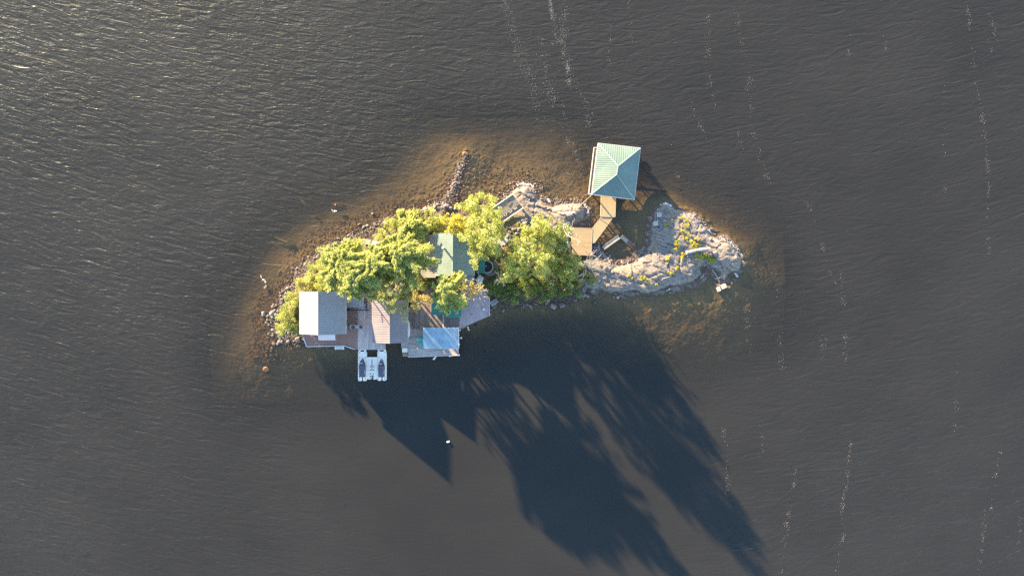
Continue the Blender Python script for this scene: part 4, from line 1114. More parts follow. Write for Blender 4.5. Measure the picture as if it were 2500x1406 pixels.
def clump_cloud(centres, rad, per, rng, leaf, tone0, flat=.75):
    P = []; U = []; V = []; T = []
    for c, r, t in zip(centres, rad, tone0):
        n = max(6, int(per*r*r/.36))
        d = rdir(n, rng); rr = r*rng.uniform(.35, 1, n)**.6
        p = c+d*rr[:, None]*np.array([1, 1, flat]); P.append(p)
        dd = rdir(n, rng); dd[:, 2] *= .5; dd /= np.linalg.norm(dd, axis=1, keepdims=True)
        s = leaf*rng.uniform(.6, 1.4, n); u, v = axes_from(dd, rng, s, s*.6); U.append(u); V.append(v)
        T.append(t+rng.normal(0, .13, n))
    return np.concatenate(P), np.concatenate(U), np.concatenate(V), np.concatenate(T)
WIND = np.array([.75, -.35, 0.0])
def limb(mb, p, q, r0, r1, rng, bend=.25, n=5):
    p = np.array(p, float); q = np.array(q, float); L = np.linalg.norm(q-p); off = rng.normal(0, bend*L*.3, 3)
    pts = []; rs = []
    for i in range(n+1):
        t = i/n; pts.append(tuple(p+(q-p)*t+off*math.sin(math.pi*t))); rs.append(r0+(r1-r0)*t)
    mb.tube(pts, rs, 5); return pts
def tree(name, px, py, R, h, kind, label, mat, seed, cat='tree', group=None, leaf=None, dens=1.0, z0=None, stretch=(1, 1), ang=0, bark=None, lean=(0, 0), hb=.50):
    rng = np.random.default_rng(seed)
    zc = h*(.62 if h < 6 else .74) if z0 is None else z0
    c = W(px, py, zc); bx, by = c.x-lean[0], c.y-lean[1]
    g = max(gz(bx, by), .2)
    root = thing(name, (bx, by, g-.15), label, cat, group)
    tb_ = MB(); top = np.array([c.x, c.y, h*.93])
    trunk = limb(tb_, (bx, by, g-.3), top, .05*h**.6+.06, .04, rng, .08, 7)
    def at(z):
        t = min(max((z-g)/(h*.93-g), 0), 1)*7; i = min(int(t), 6); a = np.array(trunk[i]); b_ = np.array(trunk[i+1]); return a+(b_-a)*(t-i)
    ca, sa = math.cos(ang), math.sin(ang)
    def warp(x, y): x, y = x*stretch[0], y*stretch[1]; return x*ca-y*sa, x*sa+y*ca
    if kind == 'pine':
        nb = int(30+R*8); P = []; U = []; V = []; T = []
        for k in range(nb):
            f = (k+rng.uniform(0, 1))/nb; z = g+(h-g)*(hb+(.98-hb)*f)
            prof = (1-f**2.6)*.80+.20
            az = rng.uniform(0, 2*math.pi); L = R*prof*rng.uniform(.6, 1.1)
            dx, dy = warp(math.cos(az), math.sin(az)); d = np.array([dx, dy, 0.])+WIND*.38*rng.uniform(.5, 1.4)
            L *= np.linalg.norm(d); d /= np.linalg.norm(d)
            o_ = at(z); tip = o_+d*L+np.array([0, 0, L*rng.uniform(.0, .34)])
            # plumes curl with the wind
            mid = (o_+tip)/2; curl = WIND*L*.16
            if L > .8: tb_.tube([tuple(o_), tuple(mid-curl*.5), tuple(tip)], [.05+.012*L, .03, .012], 4, caps=False)
            n = int((150+380*L)*dens)
            side = np.array([-d[1], d[0], 0]); nt = max(5, int(L*6.5)); per = max(6, n//nt)
            s0 = np.repeat(rng.uniform(.12, 1.0, nt), per); sg = np.repeat(rng.choice([-1., 1.], nt), per)
            tl = np.repeat(L*.30*rng.uniform(.5, 1.2, nt), per)*(1.15-.65*s0)+.10
            tt_ = np.repeat(rng.uniform(.25, .85, nt), per); q = rng.uniform(0, 1, nt*per)
            start = (1-s0)[:, None]**2*o_+2*((1-s0)*s0)[:, None]*(mid-curl*.5)+(s0**2)[:, None]*tip
            td = d[None]*.85+side[None]*(sg*np.repeat(rng.uniform(.35, .95, nt), per))[:, None]+WIND*.35; td /= np.linalg.norm(td, axis=1, keepdims=True)
            p = start+td*(tl*q)[:, None]+rng.normal(0, .10, (nt*per, 3)); p[:, 2] += -.12*q*tl+.04
            dd = td+rng.normal(0, .30, (nt*per, 3)); dd /= np.linalg.norm(dd, axis=1, keepdims=True)
            sz = (leaf or .15)*rng.uniform(.5, 1.4, nt*per); u, v = axes_from(dd, rng, sz, sz*.34)
            P.append(p); U.append(u); V.append(v); T.append(tt_+rng.normal(0, .10, nt*per)+.15*(q-.5))
        P, U, V, T = map(np.concatenate, (P, U, V, T))
        crown_name = 'crown'
    else:
        n = int((13*R*R+10)*dens)
        cs = []; rr = []; tt = []
        while len(cs) < n:
            u = rdir(1, rng)[0]*rng.uniform(.25, 1)**.5
            if u[2] < -.55: continue
            lob = 1+.28*math.sin(3*math.atan2(u[1], u[0])+seed)+.14*math.sin(7*math.atan2(u[1], u[0])+seed*2)
            dx, dy = warp(u[0]*R*lob, u[1]*R*lob)
            hz = (h-g)*(.40 if h < 6 else .30)
            p = np.array([c.x+dx, c.y+dy, g+(h-g)*(.58 if h < 6 else .69)+u[2]*hz-.1*(dx*dx+dy*dy)/max(R, 1)])
            if p[2] < g+.1: p[2] = g+.1+rng.uniform(0, .4)
            cs.append(p); rr.append(rng.uniform(.26, .62)*(1 if R > 1.5 else .7)); tt.append(rng.uniform(.12, .85))
        per = {'leafy': 100, 'bush': 100, 'sparse': 26}[kind]
        P, U, V, T = clump_cloud(cs, rr, per, rng, leaf or .115, tt)
        for p in cs[::max(1, len(cs)//(26 if kind != 'sparse' else 60))]:
            o_ = at(g+(p[2]-g)*.55); tb_.tube([tuple(o_), tuple((o_+p)/2+rng.normal(0, .12, 3)), tuple(p)], [.06, .035, .012], 4, caps=False)
    tb_.build('trunk', bark or M_bark, root)
    quads_object('crown', P, U, V, T, mat, root, org=world_loc(root))
    return root
def dead_tree(name, px, py, R, h, label, seed, zc=None, n=9, bias=(0, 0), mat=None, cat='dead tree'):
    rng = np.random.default_rng(seed); zc = h*.75 if zc is None else zc
    c = W(px, py, zc); g = max(gz(c.x, c.y), .1)
    root = thing(name, (c.x, c.y, g-.1), label, cat)
    tb_ = MB(); limb(tb_, (c.x, c.y, g-.2), (c.x, c.y, h), .15, .05, rng, .1)
    br = MB()
    def grow(p, d, L, r, lev):
        q = p+d*L; limb(br, p, q, r, r*.55, rng, .35, 4)
        if lev <= 0 or L < .35: return
        for _ in range(3 if lev > 1 else 2):
            t = rng.uniform(.35, 1.0); dd = d+rng.normal(0, .55, 3)*np.array([1, 1, .6]); dd /= np.linalg.norm(dd)
            grow(p+d*L*t, dd, L*rng.uniform(.45, .7), r*.6, lev-1)
    for k in range(n):
        az = 2*math.pi*(k+rng.uniform(0, .8))/n; d = np.array([math.cos(az)+bias[0], math.sin(az)+bias[1], rng.uniform(-.05, .45)]); d /= np.linalg.norm(d)
        z = g+(h-g)*rng.uniform(.55, .98); grow(np.array([c.x, c.y, z]), d, R*rng.uniform(.5, .85), .075, 2)
    tb_.build('trunk', mat or M_dead, root); br.build('branches', mat or M_dead, root)
    return root

k_ = .066
TREES = [
 # name, px, py, R(px), h, kind, mat, label, options
 ('pine_tree', 978, 622, 68, 14.0, 'pine', L_pine, 'largest feathery pine, spreading over the west half of the main house', dict(stretch=(.95, 1.0), hb=.44)),
 ('pine_tree', 842, 640, 66, 12.0, 'pine', L_pine, 'broad pale green pine north of the cabin and lean-to', dict(hb=.72)),
 ('pine_tree', 872, 686, 46, 12.8, 'pine', L_pine, 'narrower pine leaning over the lean-to roof', dict(hb=.70)),
 ('pine_tree', 1084, 706, 50, 13.8, 'pine', L_pine, 'pine in front of the main house with plumes over the green bunkhouse roof', dict(hb=.36)),
 ('pine_tree', 915, 640, 46, 13.0, 'pine', L_pine, 'wind-combed pine between the broad pale pine and the largest pine', dict(hb=.62)),
 ('birch_tree', 1188, 560, 54, 15.5, 'leafy', L_leaf, 'tall round light green tree over the north-east corner of the main house', {}),
 ('birch_tree', 1167, 507, 39, 11.5, 'leafy', L_leaf, 'light yellow-green tree at the waterline beside the timber landing', {}),
 ('maple_tree', 1112, 548, 31, 8.5, 'leafy', L_gold, 'golden yellow tree touching the north end of the main house', {}),
 ('birch_tree', 1174, 604, 37, 12.5, 'leafy', L_leaf, 'green tree hanging over the teal roof and the annex', {}),
 ('cedar_tree', 1050, 546, 36, 5.6, 'leafy', L_leaf, 'bushy cedar against the north gable of the main house', {}),
 ('pine_tree', 1000, 552, 42, 7.0, 'pine', L_pine, 'slender pine on the north shore between cedar and largest pine', {}),
 ('pine_tree', 982, 522, 13, 5.0, 'pine', L_pine, 'small young pine nearest the northern pebble shore', {}),
 ('cedar_tree', 957, 712, 54, 12.8, 'leafy', L_olive, 'olive cedar with pale branches over the boathouse roof', dict(leaf=.10, dens=.95)),
 ('cedar_tree', 915, 692, 38, 11.0, 'leafy', L_olive, 'yellowing cedar between the lean-to pine and the olive cedar', dict(leaf=.10)),
 ('cedar_tree', 1022, 738, 24, 6.8, 'leafy', L_dry, 'small dry tan cedar beside the dark red deck corner', dict(leaf=.10, dens=.8)),
 ('cedar_tree', 1146, 706, 29, 9.0, 'sparse', L_dry, 'half dead cedar with thin yellow foliage over the wedge shaped deck', dict(dens=1.1, bark=None)),
 ('birch_tree', 1280, 635, 54, 13.8, 'leafy', L_leaf, 'large rounded yellow-green tree in the middle of the eastern thicket', {}),
 ('birch_tree', 1315, 568, 42, 10.4, 'leafy', L_leaf, 'yellow-green tree near the rocks, north end of the eastern thicket', {}),
 ('cedar_tree', 1362, 586, 38, 6.4, 'leafy', L_flower, 'dark tree with white flecked top beside the yellow platform', {}),
 ('birch_tree', 1383, 655, 38, 5.8, 'leafy', L_leaf, 'low spreading tree south of the yellow platform', dict(dens=.9)),
 ('birch_tree', 1338, 632, 34, 6.8, 'leafy', L_leaf, 'bright green tree between the rounded tree and the platform', {}),
]
for i, (nm, px, py, r, h, kd, mt, lb_, kw) in enumerate(TREES):
    kw = dict(kw); kw.pop('bark', None)
    tree(nm, px, py, r*k_, h, kd, lb_, mt, 100+i, cat=nm.replace('_', ' '), bark=(M_dead if kd == 'sparse' or mt in (L_olive, L_dry) else None), **kw)
SHRUBS = [
 (868, 606, 24, 4.2, L_leaf, 'full round shrub north of the broad pale pine'),
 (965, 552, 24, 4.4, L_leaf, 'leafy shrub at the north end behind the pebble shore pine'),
 (1035, 690, 22, 4.6, L_dark, 'dark green shrub in the shade south of the porch roof'),
 (701, 786, 29, 3.6, L_leaf, 'large yellow-green shrub hugging the west wall of the cabin'),
 (714, 742, 27, 3.4, L_leaf, 'sunlit shrub at the north-west corner of the cabin'),
 (722, 806, 17, 2.6, L_dark, 'dark green shrub at the south-west corner of the cabin'),
 (750, 698, 28, 3.6, L_olive, 'yellow-olive shrub just north of the cabin roof'),
 (772, 664, 27, 3.8, L_leaf, 'shrub on the gravel bank north-west of the pale pine'),
 (735, 690, 15, 2.2, L_dry, 'dry tan shrub above the western gravel'),
 (806, 632, 32, 4.6, L_leaf, 'bushy shrub under the west side of the pale pine'),
 (800, 692, 32, 5.0, L_leaf, 'shrub crowding the north gable of the cabin'),
 (936, 580, 22, 3.6, L_leaf, 'small shrub beside the cream tarpaulin bundle'),
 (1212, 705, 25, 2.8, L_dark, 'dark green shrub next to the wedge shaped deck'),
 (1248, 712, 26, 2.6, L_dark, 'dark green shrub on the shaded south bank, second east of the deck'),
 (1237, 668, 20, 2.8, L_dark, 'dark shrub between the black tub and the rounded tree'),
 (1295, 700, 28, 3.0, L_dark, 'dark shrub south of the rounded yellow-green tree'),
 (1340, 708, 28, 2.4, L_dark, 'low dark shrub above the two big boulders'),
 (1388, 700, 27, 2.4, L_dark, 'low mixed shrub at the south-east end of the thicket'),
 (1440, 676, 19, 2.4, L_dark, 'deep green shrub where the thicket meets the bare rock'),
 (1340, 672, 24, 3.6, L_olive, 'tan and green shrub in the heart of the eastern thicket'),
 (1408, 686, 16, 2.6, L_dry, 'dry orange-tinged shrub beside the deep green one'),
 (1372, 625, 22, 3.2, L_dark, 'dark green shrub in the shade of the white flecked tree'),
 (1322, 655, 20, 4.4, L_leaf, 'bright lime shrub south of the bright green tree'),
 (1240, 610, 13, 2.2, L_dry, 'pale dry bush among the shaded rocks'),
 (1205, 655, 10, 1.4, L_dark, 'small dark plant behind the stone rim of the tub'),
]
for i, (px, py, r, h, mt, lb_) in enumerate(SHRUBS):
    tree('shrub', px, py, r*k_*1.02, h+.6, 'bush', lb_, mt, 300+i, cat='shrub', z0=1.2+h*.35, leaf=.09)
dead_tree('dead_tree', 1165, 712, 2.4, 6.2, 'bleached bare tree reaching over the wedge shaped deck', 501, n=7, bias=(.6, -.15))
dead_tree('dead_tree', 1222, 681, 1.3, 5.0, 'small star shaped bare tree among the dark shrubs', 502, n=9)
dead_tree('dead_tree', 1384, 576, 2.2, 7.0, 'bare grey tree reaching over the yellow platform', 503, n=6, bias=(.35, -.1))
dead_tree('dead_tree', 1428, 646, 2.6, 3.4, 'bleached fallen-looking bare tree south of the yellow platform', 504, n=8, bias=(.4, .15))
dead_tree('dead_tree', 935, 700, 2.0, 9.4, 'pale bare top poking through the olive cedar', 505, n=7)
dead_tree('dead_tree', 845, 668, 1.8, 8.6, 'thin bare top beside the pale pine', 506, n=5, mat=M_bark)
dead_tree('dead_tree', 933, 553, 1.5, 3.2, 'thin bare sapling leaning out over the north shore', 507, n=3, bias=(-.2, 1.0), mat=M_bark)
dead_tree('dead_tree', 1300, 596, 1.4, 8.8, 'whitish bare twigs showing in the north end of the thicket', 508, n=6)

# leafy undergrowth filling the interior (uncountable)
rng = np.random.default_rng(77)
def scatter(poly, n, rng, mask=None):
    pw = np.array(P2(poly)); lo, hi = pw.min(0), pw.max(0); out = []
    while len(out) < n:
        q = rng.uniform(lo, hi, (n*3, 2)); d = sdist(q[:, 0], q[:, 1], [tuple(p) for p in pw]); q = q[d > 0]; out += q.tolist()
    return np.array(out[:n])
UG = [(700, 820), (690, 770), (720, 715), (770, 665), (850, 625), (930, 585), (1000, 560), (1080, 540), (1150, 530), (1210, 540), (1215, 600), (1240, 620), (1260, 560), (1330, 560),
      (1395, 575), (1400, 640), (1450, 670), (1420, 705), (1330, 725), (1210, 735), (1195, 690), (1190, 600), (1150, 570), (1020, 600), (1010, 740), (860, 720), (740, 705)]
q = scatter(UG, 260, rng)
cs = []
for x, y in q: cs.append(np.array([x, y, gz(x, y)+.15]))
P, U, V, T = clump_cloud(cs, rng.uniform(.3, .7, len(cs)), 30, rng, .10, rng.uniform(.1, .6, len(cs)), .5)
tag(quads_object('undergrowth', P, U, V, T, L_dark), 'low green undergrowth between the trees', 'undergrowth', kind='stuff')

# yellow weeds on the outcrop
WEEDS = [((1655, 590), (1650, 612), 9, 16), ((1672, 612), (1668, 632), 8, 12), ((1690, 598), (1700, 590), 12, 22), ((1698, 605), (1665, 570), 6, 16), ((1662, 560), (1690, 575), 4, 9),
         ((1700, 625), (1735, 628), 10, 34), ((1735, 630), (1748, 634), 5, 8), ((1742, 635), (1738, 640), 6, 8), ((1655, 532), (1670, 530), 2.5, 5), ((1678, 533), (1683, 550), 2.5, 6), ((1634, 622), (1628, 640), 5, 6),
         ((1560, 672), (1588, 690), 6, 15), ((1535, 672), (1545, 680), 5, 5), ((1648, 660), (1660, 650), 5, 6), ((1630, 665), (1655, 672), 5, 6), ((1625, 545), (1632, 550), 3, 4), ((1600, 693), (1608, 697), 3, 3), ((1688, 560), (1672, 548), 3, 6),
         ((1265, 545), (1262, 552), 3, 4), ((1250, 520), (1240, 528), 5, 6), ((1650, 528), (1628, 548), 4, 5)]
cs = []; rr = []
for a, b_, w, n in WEEDS:
    for _ in range(int(n*1.5)):
        t = rng.uniform(); px = a[0]+(b_[0]-a[0])*t+rng.normal(0, w*.45); py = a[1]+(b_[1]-a[1])*t+rng.normal(0, w*.45)
        p = W(px, py, 1.2); z = gz(p.x, p.y)
        if z < .1: continue
        cs.append(np.array([p.x, p.y, z+.12])); rr.append(rng.uniform(.07, .24))
P, U, V, T = clump_cloud(cs, rr, 330, rng, .07, rng.uniform(.2, .95, len(cs)), .9)
L_weed = leafmat('yellow_weeds', [(.12, .18, .02), (.38, .40, .04), (.62, .56, .06), (.64, .46, .08)])
tag(quads_object('grass', P, U, V, T, L_weed), 'yellow and lime weeds rooted in the cracks of the outcrop', 'weeds', kind='stuff')

# ------------------------------------------------------------------ stones
import bmesh
def stone_mesh(name, seed, sub=2, mat=M_rock, sx=1., sy=1., sz=.6, rough=.34):
    r = random.Random(seed); bm = bmesh.new(); bmesh.ops.create_icosphere(bm, subdivisions=sub, radius=1)
    planes = [(Vector((r.gauss(0, 1), r.gauss(0, 1), r.gauss(0, .8))).normalized(), r.uniform(.55, .9)) for _ in range(9)]
    off = Vector((seed*1.7, seed*.3, 0))
    for v in bm.verts:
        p = v.co.copy()
        for n_, d in planes:
            e = p.dot(n_)-d
            if e > 0: p -= n_*e*.85
        p *= 1+rough*.5*mnoise.noise(p*1.8+off)
        v.co = Vector((p.x*sx, p.y*sy, p.z*sz))
    me = bpy.data.meshes.new(name); bm.to_mesh(me); bm.free(); me.materials.append(mat); return me
STONES = [stone_mesh('boulder', 11+i, 2, M_rock, 1, .62+.08*i % .35+.3, .5+.05*(i % 4)) for i in range(8)]
def boulder(px, py, dpx, label, group=None, mesh=None, dz=.18, seed=0, name='boulder', onland=None, z=None):
    r = random.Random(seed+int(px*7+py)); p = W(px, py, .2); g = gz(p.x, p.y) if z is None else z
    o = bpy.data.objects.new(name, mesh or STONES[r.randrange(8)]); COL.objects.link(o)
    s = dpx*S/2; o.scale = (s, s*r.uniform(.85, 1.1), s*r.uniform(.85, 1.15)); o.rotation_euler = (r.uniform(-.2, .2), r.uniform(-.2, .2), r.uniform(0, 6.28))
    o.location = (p.x, p.y, max(g, -.25 if z is None else -9)+s*dz); tag(o, label, 'boulder', group); return o
NAMED = [
 (1351, 748, 19, 'pale grey boulder in the shaded water, left one of the touching pair'), (1371.5, 745, 21, 'largest pale square-edged boulder in the shaded water off the thicket'),
 (1339, 733, 9, 'small stone at the shore just above the pale boulder pair'), (1436, 723, 8, 'egg shaped pale stone in the water east of the boulder pair'), (1451, 726, 10, 'grey triangular stone off the south-east shore'),
 (1452, 739, 11, 'grey stone farthest from the south-east shore'), (1499, 725, 7, 'round pale stone close under the outcrop'), (1509, 726, 10, 'grey wedge stone beside the round pale stone'),
 (1549, 738, 10, 'pink lit stone standing alone south of the outcrop'), (1520, 717, 6, 'small orange lit stone under the outcrop edge'), (1447, 708, 13, 'flat grey boulder half on the shore below the deep green shrub'),
 (1720, 646, 14, 'white rounded boulder in the dark cleft of the outcrop'), (1731, 642, 9, 'smaller pale boulder right behind the white rounded one'), (1729, 652, 8, 'dull stone in front of the white rounded boulder'),
 (1572, 605, 7, 'pale round stone off the west edge of the outcrop'), (1737, 560, 11, 'reddish round stone in the surf north of the nose'), (1743, 618, 13, 'cream coloured boulder between yellow weeds and nose'),
 (1477, 655, 11, 'pale cube-like boulder with a long shadow on the bare rock'), (1462, 664, 8, 'pale boulder at the tip of the deep green shrub'), (1521, 643, 12, 'white jagged stone on the inlet shore'),
 (1732, 584, 10, 'cream stone in the notch above the nose'), (1229, 757, 14, 'grey boulder in the shade off the wedge shaped deck'), (1210, 791, 10, 'round stone east of the wedge deck corner'),
 (1187, 803, 9, 'tall oval stone in the shaded water below the wedge deck'), (1162, 794, 8, 'dull stone under the edge of the wedge deck'), (1200, 764, 7, 'small dull stone below the grey skiff'),
 (1206, 776, 5, 'tiny pale stone south of the grey skiff'), (647, 701, 15, 'dark stone breaking the surface off the western shore'), (662, 851, 11, 'pale round boulder at the south-west tip'),
 (656, 815, 10, 'cream boulder on the western gravel'), (703, 834, 9, 'grey boulder beside the cabin deck corner'), (727, 829, 16, 'bluish flat boulder tucked against the cabin deck corner'),
 (667, 839, 11, 'tan boulder on the south-west gravel'), (677, 839, 10, 'brown boulder touching the tan one'), (909, 522, 11, 'dark stone standing off the north shore'),
 (876, 548, 10, 'orange-brown stone at the north waterline'), (1147, 470, 9, 'dark stone beside the rubble spit'), (1039, 512, 17, 'pinkish boulder at the foot of the rubble spit'),
 (642, 765, 17, 'cluster boulder on the western gravel beach'), (663, 765, 14, 'grey boulder touching the western shrubs'),
 (700, 705, 14, 'grey boulder at the north-west waterline'), (802, 608, 13, 'dark flat boulder above the northern gravel'), (836, 592, 11, 'dark grey boulder on the northern gravel'),
 (1437, 597, 7, 'grey stone under the edge of the yellow platform'), (1461, 604, 8, 'bluish stone at the foot of the bleached gangplank'),
]
for i, (px, py, d, lb_) in enumerate(NAMED): boulder(px, py, d, lb_, seed=i, dz=.22)
HEAD = ['pinkish boulder on the north shore', 'reddish boulder of the rubble spit', 'pink-grey boulder', 'brown boulder', 'rounded tan cobble', 'shaded bluish cobble', 'drowned brown boulder', 'dark boulder', 'shaded grey stone']
SEGS = [['by the western bushes', 'below the pale pine', 'by the storage box', 'by the cream bundle', 'near the spit'], ['at its root', 'just past its root', 'at its bend', 'along its thin part', 'at its outer end'], ['west of the spit', 'at the spit root', 'east of the spit root'],
        ['by the north-west shrubs', 'west of the shrubs', 'on the open gravel', 'at the gravel tip', 'by the cabin deck'], ['by the gangplank', 'by the white jagged stone'], ['under the platform', 'beside the gangplank'],
        ['nearest the gravel', 'farther out', 'by the flat rust boulder', 'at the outer edge'], ['by the grey skiff', 'below the dark shrubs', 'by the boulder pair', 'by the outcrop'], ['by the annex', 'mid hollow', 'by the landing', 'near the thicket']]
GROUPS = [
 ('boulders strewn along the northern gravel shore', 'pinkish boulder among many on the northern gravel shore', [(745, 640), (800, 600), (860, 570), (900, 552), (960, 530), (1010, 515)], 11, 46, (4, 10)),
 ('boulders of the rubble spit', 'reddish boulder piled on the rubble spit', [(1062, 512), (1085, 495), (1100, 470), (1112, 440), (1120, 410), (1130, 385)], 6, 34, (3, 7)),
 ('boulders below the northern trees', 'pink-grey boulder at the foot of the spit', [(1000, 520), (1040, 512), (1075, 500), (1110, 508)], 8, 26, (5, 12)),
 ('boulders on the western gravel', 'brown boulder among many on the western gravel', [(700, 700), (672, 740), (655, 780), (660, 815), (690, 832)], 14, 46, (4, 10)),
 ('cobbles on the inlet shore', 'rounded tan cobble in the pile by the inlet', [(1470, 625), (1483, 632), (1492, 638)], 6, 26, (4, 8)),
 ('cobbles under the platform corner', 'shaded bluish cobble between platform and gangplank', [(1450, 600), (1462, 615), (1472, 624)], 8, 24, (4, 9)),
 ('drowned boulders off the south-west tip', 'drowned brown boulder off the south-west tip', [(640, 840), (660, 870), (700, 880), (620, 870)], 14, 22, (4, 8)),
 ('shaded boulders along the south bank', 'dark boulder in the shade of the south bank', [(1205, 750), (1260, 748), (1330, 742), (1400, 735), (1440, 716)], 5, 26, (3, 7)),
 ('shaded stones between the trees', 'grey stone in the shaded hollow by the timber landing', [(1225, 600), (1250, 560), (1290, 535), (1240, 580)], 13, 28, (6, 14)),
]
for gi, (grp, lb_, line, wd_, n, (d0, d1)) in enumerate(GROUPS):
    r = random.Random(900+gi)
    for _ in range(n):
        k = r.randrange(len(line)-1); t = r.random(); a, b_ = line[k], line[k+1]
        ox, oy, dd = r.gauss(0, wd_*.5), r.gauss(0, wd_*.5), r.uniform(d0, d1)
        size = ('tiny', 'small', 'middle-sized', 'large', 'very large')[min(4, int(5*(dd-d0)/(d1-d0)))]
        side = ('on its north side', 'on its south side')[oy > 0]
        where = SEGS[gi][min(len(SEGS[gi])-1, int((k+t)/(len(line)-1)*len(SEGS[gi])))]
        boulder(a[0]+(b_[0]-a[0])*t+ox, a[1]+(b_[1]-a[1])*t+oy, dd, '%s %s %s, %s' % (size, HEAD[gi], where, side), grp, seed=gi)
ORANGE = stone_mesh('boulder', 71, 2, M_orange_rock, 1, .7, .5)
for px, py, d, lb_ in ((1135, 377, 20, 'rust coloured boulder at the outer end of the rubble spit'), (817, 499, 16, 'rust coloured drowned boulder off the north shore'), (647, 902, 19, 'flat rust coloured boulder at the south-west'),
                       (526, 862, 12, 'rust coloured drowned boulder farthest west')):
    p = W(px, py); boulder(px, py, d, lb_, mesh=ORANGE, z=(-.22 if px not in (1135, 647) else -.02), dz=0)
M_sunk = rockmat('algae_log', (.30, .27, .10), wet=False)
for (a, c, lb_) in (((765, 468), (806, 463), 'sunken mossy log off the north shore, lying east-west'), ((730, 485), (752, 505), 'faint sunken log lying diagonally off the north shore'), ((668, 578), (716, 600), 'sunken mossy log off the north-west shore')):
    p, q_ = W(*a), W(*c); b = MB(); b.tube([(p.x, p.y, -.6), ((p.x+q_.x)/2, (p.y+q_.y)/2, -.45), (q_.x, q_.y, -.4)], [.1, .2, .26], 7); tag(b.build('sunken_log', M_sunk, smooth=True), lb_, 'log')

# small stones of the gravel shores: uncountable
def pebbles(name, label, polys, n, s0, s1, seed):
    rng = np.random.default_rng(seed); base = []
    for k in range(4):
        bm = bmesh.new(); bmesh.ops.create_icosphere(bm, subdivisions=1, radius=1)
        for v in bm.verts: v.co = Vector((v.co.x, v.co.y*.8, v.co.z*.6))*(1+.35*mnoise.noise(v.co*1.5+Vector((k*5+seed, 0, 0))))
        bm.verts.ensure_lookup_table(); base.append((np.array([v.co[:] for v in bm.verts]), np.array([[v.index for v in f.verts] for f in bm.faces]))); bm.free()
    VV = []; FF = []; o_ = 0
    for line, wd_, cnt in polys:
        for _ in range(cnt):
            k = rng.integers(len(line)-1); t = rng.uniform(); a, b_ = line[k], line[k+1]
            px = a[0]+(b_[0]-a[0])*t+rng.normal(0, wd_*.5); py = a[1]+(b_[1]-a[1])*t+rng.normal(0, wd_*.5)
            p = W(px, py); z = gz(p.x, p.y)
            if z < -.7: continue
            s = rng.uniform(s0, s1)*rng.uniform(.5, 1); v, f = base[rng.integers(4)]; th = rng.uniform(0, 6.28); ca, sa = math.cos(th), math.sin(th)
            w = v*s*np.array([1.2, 1, 1]); w = np.stack([w[:, 0]*ca-w[:, 1]*sa+p.x, w[:, 0]*sa+w[:, 1]*ca+p.y, w[:, 2]+z+s*.2], 1)
            VV.append(w); FF.append(f+o_); o_ += len(v)
    VV = np.concatenate(VV); FF = np.concatenate(FF)
    me = bpy.data.meshes.new(name); me.from_pydata(VV.tolist(), [], FF.tolist()); me.update(); me.materials.append(pebmat)
    o = bpy.data.objects.new(name, me); COL.objects.link(o); tag(o, label, 'gravel', kind='stuff'); return o
t = NT('pebble_stone'); v = t.coord(); geo = t.n('ShaderNodeNewGeometry')
ri = geo.outputs['Random Per Island']; z = t.sep(geo.outputs['Position'])[2]
c = t.ramp(ri, [(0, (.045, .032, .027)), (.35, (.11, .084, .075)), (.6, (.19, .15, .135)), (.85, (.28, .24, .22)), (1, (.42, .38, .35))])
w = t.math('SUBTRACT', 1.0, t.math('MULTIPLY_ADD', z, 7.0, .6, clamp=True)); c = t.mix(t.math('MULTIPLY', w, .72), c, (.13, .07, .035))
t.base(c, .8, 0, .3); pebmat = t.m
NSH = [(672, 725), (700, 690), (745, 640), (800, 603), (860, 572), (905, 552), (960, 530), (1015, 515), (1060, 505)]
SPIT = [(1050, 512), (1085, 495), (1102, 468), (1112, 440), (1122, 412), (1132, 385)]
WSH = [(690, 700), (668, 740), (652, 785), (660, 825), (700, 835), (735, 838)]
SW = [(600, 800), (640, 850), (620, 880), (690, 900), (640, 880)]
ROCKN = [(1240, 470), (1200, 495), (1150, 503)]
RN2 = [(1330, 490), (1370, 488), (1420, 492), (1440, 515)]
pebbles('gravel', 'pink and grey gravel of the north and west shores', [(NSH, 24, 4200), (SPIT, 11, 1100), (WSH, 30, 3600), (ROCKN, 14, 700), ([(985, 520), (1040, 500), (1100, 505)], 18, 800), (RN2, 14, 500)], 0, .04, .15, 5)
pebbles('drowned_gravel', 'brown stones drowned in the western shallows', [(SW, 45, 1300), ([(620, 700), (640, 760), (625, 800)], 40, 900), ([(700, 620), (800, 560), (900, 520), (1000, 480)], 26, 800), ([(1150, 440), (1250, 430), (1350, 470)], 36, 500)], 0, .06, .20, 6)
pebbles('shaded_gravel', 'grey stones along the shaded south bank and outcrop', [([(1200, 755), (1260, 748), (1330, 742), (1400, 734), (1440, 715)], 14, 500), ([(1445, 600), (1465, 620), (1490, 638)], 14, 260), ([(1500, 640), (1540, 640), (1575, 610)], 8, 90), ([(1690, 520), (1740, 570), (1800, 610)], 7, 160)], 0, .06, .2, 8)

